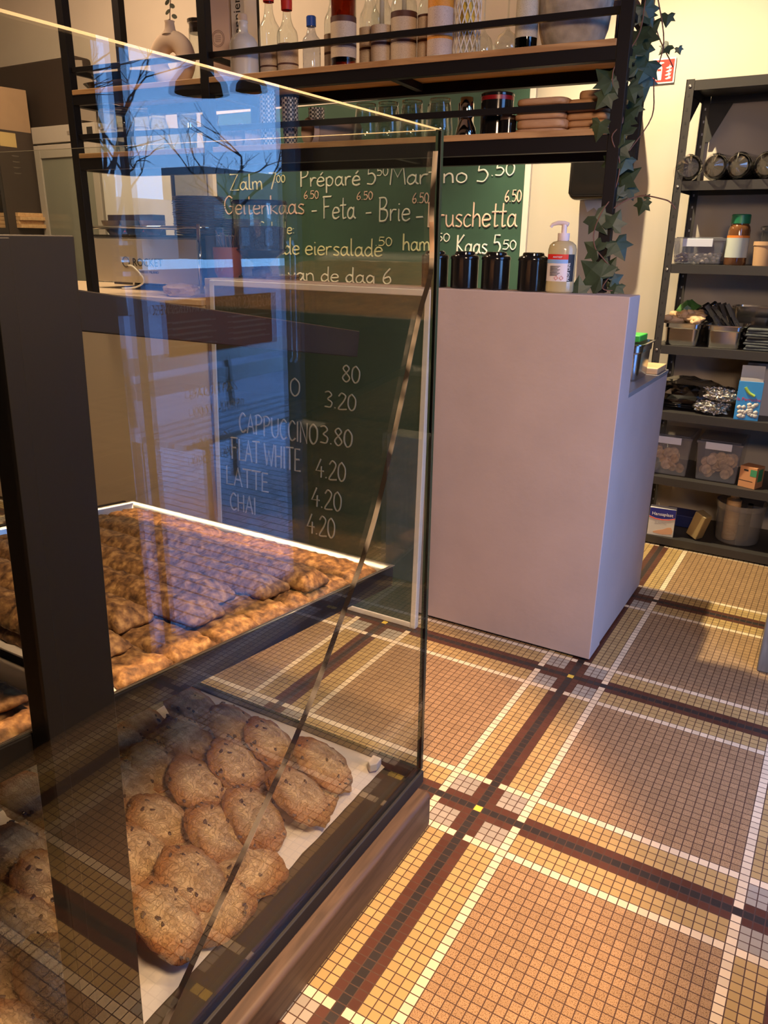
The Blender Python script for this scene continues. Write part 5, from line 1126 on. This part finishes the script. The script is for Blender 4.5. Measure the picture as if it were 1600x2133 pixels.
def slab(label, x0, x1, y, wdt, h, zz, seed, grp, M=None, rz=0., rd=6):
    """long crumbly bar, M = frame of its tray"""
    L = x1 - x0; nx, ny = max(8, int(L / .007)), max(6, int(wdt / .007)); g = G()
    def pt(i, j, top):
        u = i / nx - .5; v = j / ny - .5
        e = max(abs(u) * 2, 0) ** 14; e2 = (abs(v) * 2) ** rd
        x = u * L * (1 + .012 * noise.noise(Vector((v * 8, seed, 3)))); y_ = v * wdt * (1 + .05 * noise.noise(Vector((u * 12, seed, 1))))
        n0 = noise.fractal(Vector((x * 55, y_ * 55, seed * 3.)), 1., 2., 4)
        z = h * (1 - (.45 if rd > 4 else .62) * max(e, e2)) + .0065 * n0 if top else 0.
        if top: x += .004 * noise.noise(Vector((x * 60, y_ * 60, seed + 9))); y_ += .004 * noise.noise(Vector((x * 60, y_ * 60, seed + 5)))
        return g.bm.verts.new((x, y_, z))
    T = [[pt(i, j, True) for j in range(ny + 1)] for i in range(nx + 1)]
    for i in range(nx):
        for j in range(ny): g.bm.faces.new((T[i][j], T[i + 1][j], T[i + 1][j + 1], T[i][j + 1]))
    B_ = [T[i][0] for i in range(nx)] + [T[nx][j] for j in range(ny)] + [T[i][ny] for i in range(nx, 0, -1)] + [T[0][j] for j in range(ny, 0, -1)]
    mid = [g.bm.verts.new((v.co.x * 1.015 + .003 * noise.noise(v.co * 70), v.co.y * 1.03 + .003 * noise.noise(v.co * 80), v.co.z * .45)) for v in B_]; lo = [g.bm.verts.new((v.co.x, v.co.y, 0)) for v in B_]
    N_ = len(B_)
    for k in range(N_):
        k2 = (k + 1) % N_; g.bm.faces.new((B_[k2], B_[k], mid[k], mid[k2])); g.bm.faces.new((mid[k2], mid[k], lo[k], lo[k2]))
    g.bm.faces.new(lo)
    o = g.o('oat_slab', OAT, None, smooth=True)
    o.matrix_world = (M or Matrix.Identity(4)) @ Matrix.Translation(((x0 + x1) / 2, y, zz)) @ Matrix.Rotation(rz, 4, 'Z')
    tag(o, label, 'oat slab', grp)
    return o
for k in range(7):
    for q, (xa, xb) in enumerate(((-.385, -.06 + .05 * (k % 3)), (-.045 + .05 * (k % 3), .393))):
        slab(f'oat slab lying flat in the tray, {("back", "front")[q]} piece in the {ORD[k]} row from the end glass', xa, xb, -.064 - k * .104, .094, .024, .0042, k * 2.7 + q * 31, 'bottom layer of oat slabs', trm, .03 * math.sin(k * 3 + q))
TOP = ((-.235, -.24, .385), (-.330, -.27, .350), (-.420, -.22, .300), (-.510, -.25, .345), (-.605, -.20, .270), (-.700, -.26, .330))
for k, (y, xa, xb) in enumerate(TOP):
    slab(f'long dark oat log stacked on top, {ORD[k]} from the end glass', xa, xb, y, .074, .040, .0300, 40 + k * 3.1, 'top layer of oat logs', trm, .022 * math.sin(k * 2.3), 2.4)
trm2 = Matrix.Translation((-.63, -.912, zt(-.912) - .028)) @ Matrix.Rotation(-TS, 4, 'X')
t = thing('baking_tray', 'near baking tray of oat slabs left of the black case post', 'tray', trm2.translation, 0, None, rot=(-TS, 0, 0))
for ch in list(tr.children):
    c = ch.copy(); col.objects.link(c); c.parent = t
for k in range(6):
    slab(f'oat slab in the near tray, {ORD[k]} from the black post', -.39, .397, -.075 - k * .105, .095, .024, .0042, 80 + k * 2.1, 'oat slabs in the near tray', trm2)
for k in range(5):
    slab(f'oat slab on top in the near tray, {ORD[k]} from the black post', -.30, .36, -.10 - k * .105, .09, .022, .0325, 120 + k * 2.3, 'top oat slabs in the near tray', trm2)

trm3 = Matrix.Translation((-.63, -.255, zu(-.255) - .032)) @ Matrix.Rotation(-math.atan(UP3), 4, 'X')
t = thing('baking_tray', 'upper baking tray of oat slabs behind the top rail, mirrored in the end glass', 'tray', trm3.translation, 0, None, rot=(-math.atan(UP3), 0, 0))
for ch in list(tr.children):
    c = ch.copy(); col.objects.link(c); c.parent = t
for k in range(6):
    slab(f'oat slab in the upper tray, {ORD[k]} row from the end glass', -.39, .39, -.07 - k * .105, .098, .023, .0042, 160 + k * 2.1, 'oat slabs in the upper tray', trm3)

# cookies on greaseproof paper on the bottom deck
ct = thing('cookie_tray', 'low tray lined with greaseproof paper on the floor of the case', 'tray', (-.52, -.92, .1123), 0)
g = G(); g.box(-.33, .282, -.85, .80, 0, .012); g.o('tray_body', ALU, ct, bevel=.003)
g = G(); nx, ny = 34, 84
def pz(x, y):
    e = 0.
    if x > .285: e = -.030 * min(1, (x - .285) / .022)
    return .0145 + e * .43 + .0012 * noise.noise(Vector((x * 14, y * 9, 1)))
T = [[g.bm.verts.new((-.335 + .645 * i / nx + (.004 * noise.noise(Vector((0, j * .35, 2))) if i == nx else 0), -.86 + 1.67 * j / ny + (.004 * noise.noise(Vector((i * .3, 0, 5))) if j == ny else 0), pz(-.335 + .645 * i / nx, -.86 + 1.67 * j / ny))) for j in range(ny + 1)] for i in range(nx + 1)]
for i in range(nx):
    for j in range(ny): g.bm.faces.new((T[i][j], T[i + 1][j], T[i + 1][j + 1], T[i][j + 1]))
g.o('paper_liner', PAPER, ct, smooth=True)
g = G(); g.prism([(.285, .795), (.310, .795), (.312, .770), (.300, .755), (.288, .765)], .022, Matrix.Translation((0, 0, .015))); g.o('paper_fold', PAPER, ct, bevel=.003)
def cookiemat():
    m, n, l, b = nodes('cookie_crust'); t = n.new('ShaderNodeTexCoord')
    a = n.new('ShaderNodeTexNoise'); a.inputs['Scale'].default_value = 45; a.inputs['Detail'].default_value = 7; l.new(t.outputs['Object'], a.inputs['Vector'])
    ln = n.new('ShaderNodeVectorMath'); ln.operation = 'LENGTH'; l.new(t.outputs['Object'], ln.inputs[0])
    r = n.new('ShaderNodeValToRGB'); e = r.color_ramp.elements; e[0].position = .35; e[0].color = (.46, .26, .11, 1); e[1].position = .65; e[1].color = (.68, .43, .21, 1); l.new(a.outputs['Fac'], r.inputs[0])
    mr = n.new('ShaderNodeMapRange'); mr.inputs[1].default_value = .045; mr.inputs[2].default_value = .070; l.new(ln.outputs['Value'], mr.inputs[0])
    mx = n.new('ShaderNodeMix'); mx.data_type = 'RGBA'; l.new(mr.outputs[0], mx.inputs[0]); l.new(r.outputs[0], mx.inputs[6]); mx.inputs[7].default_value = (.36, .13, .030, 1)
    l.new(mx.outputs[2], b.inputs['Base Color']); b.inputs['Roughness'].default_value = .75
    v = n.new('ShaderNodeTexVoronoi'); v.feature = 'DISTANCE_TO_EDGE'; v.inputs['Scale'].default_value = 60; ad = n.new('ShaderNodeMixRGB'); ad.inputs[0].default_value = .08
    l.new(t.outputs['Object'], ad.inputs[1]); l.new(a.outputs['Color'], ad.inputs[2]); l.new(ad.outputs[0], v.inputs['Vector'])
    bp = n.new('ShaderNodeBump'); bp.inputs['Strength'].default_value = .9; bp.inputs['Distance'].default_value = .005
    mp = n.new('ShaderNodeMapRange'); mp.inputs[2].default_value = .12; l.new(v.outputs['Distance'], mp.inputs[0])
    add = n.new('ShaderNodeMath'); add.operation = 'MULTIPLY_ADD'; add.inputs[1].default_value = .35; l.new(mp.outputs[0], add.inputs[0]); l.new(a.outputs['Fac'], add.inputs[2])
    l.new(add.outputs[0], bp.inputs['Height']); l.new(bp.outputs[0], b.inputs['Normal'])
    return m
COOK = cookiemat(); CHOC = mat('chocolate', (.055, .022, .012), .5)
def cookie_proto(seed):
    t = bpy.data.objects.new('cookie', None); rnd = random.Random(seed)
    g = G(); g.blob((0, 0, 0), .084, .064, .027, .13, 2.2, 4, seed=seed * 7.7, pw=2.3)
    for v in g.bm.verts:
        if v.co.z < -.010: v.co.z = -.010 + (v.co.z + .010) * .2
        v.co += Vector((0, 0, 1)) * .0040 * noise.fractal(v.co * 60 + Vector((seed, 0, 0)), 1., 2., 3)
    body = g.bm.copy(); o = g.o('crust', COOK, t, smooth=True)
    g = G()
    pts = [v.co.copy() for v in body.verts if v.co.z > .004]; body.free()
    for q in range(12):
        c = rnd.choice(pts); s = rnd.uniform(.004, .0088)
        g.blob(c - Vector((0, 0, s * .12)), s, s * .62, s * .32, .45, 2, 2, Matrix.Rotation(rnd.uniform(0, 3), 3, 'Z'), q)
    g.o('chocolate_chips', CHOC, t)
    return t
protos = [cookie_proto(k + 1) for k in range(4)]
CK_ = [(-.712, -.251), (-.563, -.258), (-.447, -.260), (-.292, -.255), (-.747, -.382), (-.624, -.357), (-.458, -.370), (-.280, -.371), (-.711, -.459), (-.611, -.479), (-.487, -.467), (-.316, -.479), (-.606, -.548), (-.468, -.596), (-.344, -.554), (-.560, -.660), (-.431, -.689), (-.300, -.674), (-.763, -.691), (-.632, -.807), (-.523, -.828), (-.40, -.790), (-.278, -.764), (-.600, -.930), (-.469, -.912), (-.342, -.944), (-.424, -1.005), (-.300, -1.06), (-.55, -1.05)]
rnd = random.Random(4)
used = set()
rows = {}
for x, y in CK_:
    rows.setdefault(min((-.255, -.37, -.47, -.565, -.675, -.79, -.93, -1.04), key=lambda q: abs(q - y)), []).append((x, y))
RN = ['farthest row', 'second row from the end glass', 'third row from the end glass', 'fourth row from the end glass', 'fifth row from the end glass', 'sixth row from the end glass', 'seventh row from the end glass', 'nearest row']
def place_cookie(x, y, z, rot, lab, k):
    pr = protos[k % 4]
    if k % 4 not in used and pr.name not in col.objects:
        used.add(k % 4); col.objects.link(pr); pr.location = (x, y, z); pr.rotation_euler = rot; tag(pr, lab, 'cookie', 'chocolate chip cookies in the case')
    else:
        o = dup(pr, (x, y, z), lab, rot=rot); o['category'] = 'cookie'; o['group'] = 'chocolate chip cookies in the case'
k = 0
for ri, yk in enumerate(sorted(rows, reverse=True)):
    for ci, (x, y) in enumerate(sorted(rows[yk], reverse=True)):
        ti = Matrix.Rotation(-.26 + rnd.uniform(-.07, .07), 3, 'X') @ Matrix.Rotation(.46 + rnd.uniform(-.06, .06), 3, 'Y') @ Matrix.Rotation(rnd.uniform(-.3, .3) + rnd.choice((0, PI)), 3, 'Z')
        place_cookie(x, y, .183 + rnd.uniform(-.003, .003), ti.to_euler(), f'chocolate chip cookie, {ORD[ci]} from the front glass in the {RN[ri]}', k); k += 1
for i, (x, y, lab) in enumerate(((-.262, -.575, 'lower cookie peeking out under the fourth row at the front glass'), (-.245, -.676, 'lower cookie peeking out under the fifth row at the front glass'), (-.29, -.315, 'lower cookie hidden between the two farthest front cookies'), (-.52, -.31, 'lower cookie between the second and third columns, far end'), (-.40, -.42, 'lower cookie in the gap of the third row'), (-.54, -.54, 'lower cookie in the gap of the fourth row'), (-.38, -.63, 'lower cookie in the gap of the fifth row'), (-.68, -.56, 'lower cookie at the back of the fourth row'), (-.52, -.75, 'lower cookie in the gap of the sixth row'), (-.37, -.86, 'lower cookie behind the black post foot'))):
    ti = Matrix.Rotation(.16, 3, 'Y') @ Matrix.Rotation(rnd.uniform(0, 6.28), 3, 'Z')
    place_cookie(x, y, .146, ti.to_euler(), lab, k); k += 1
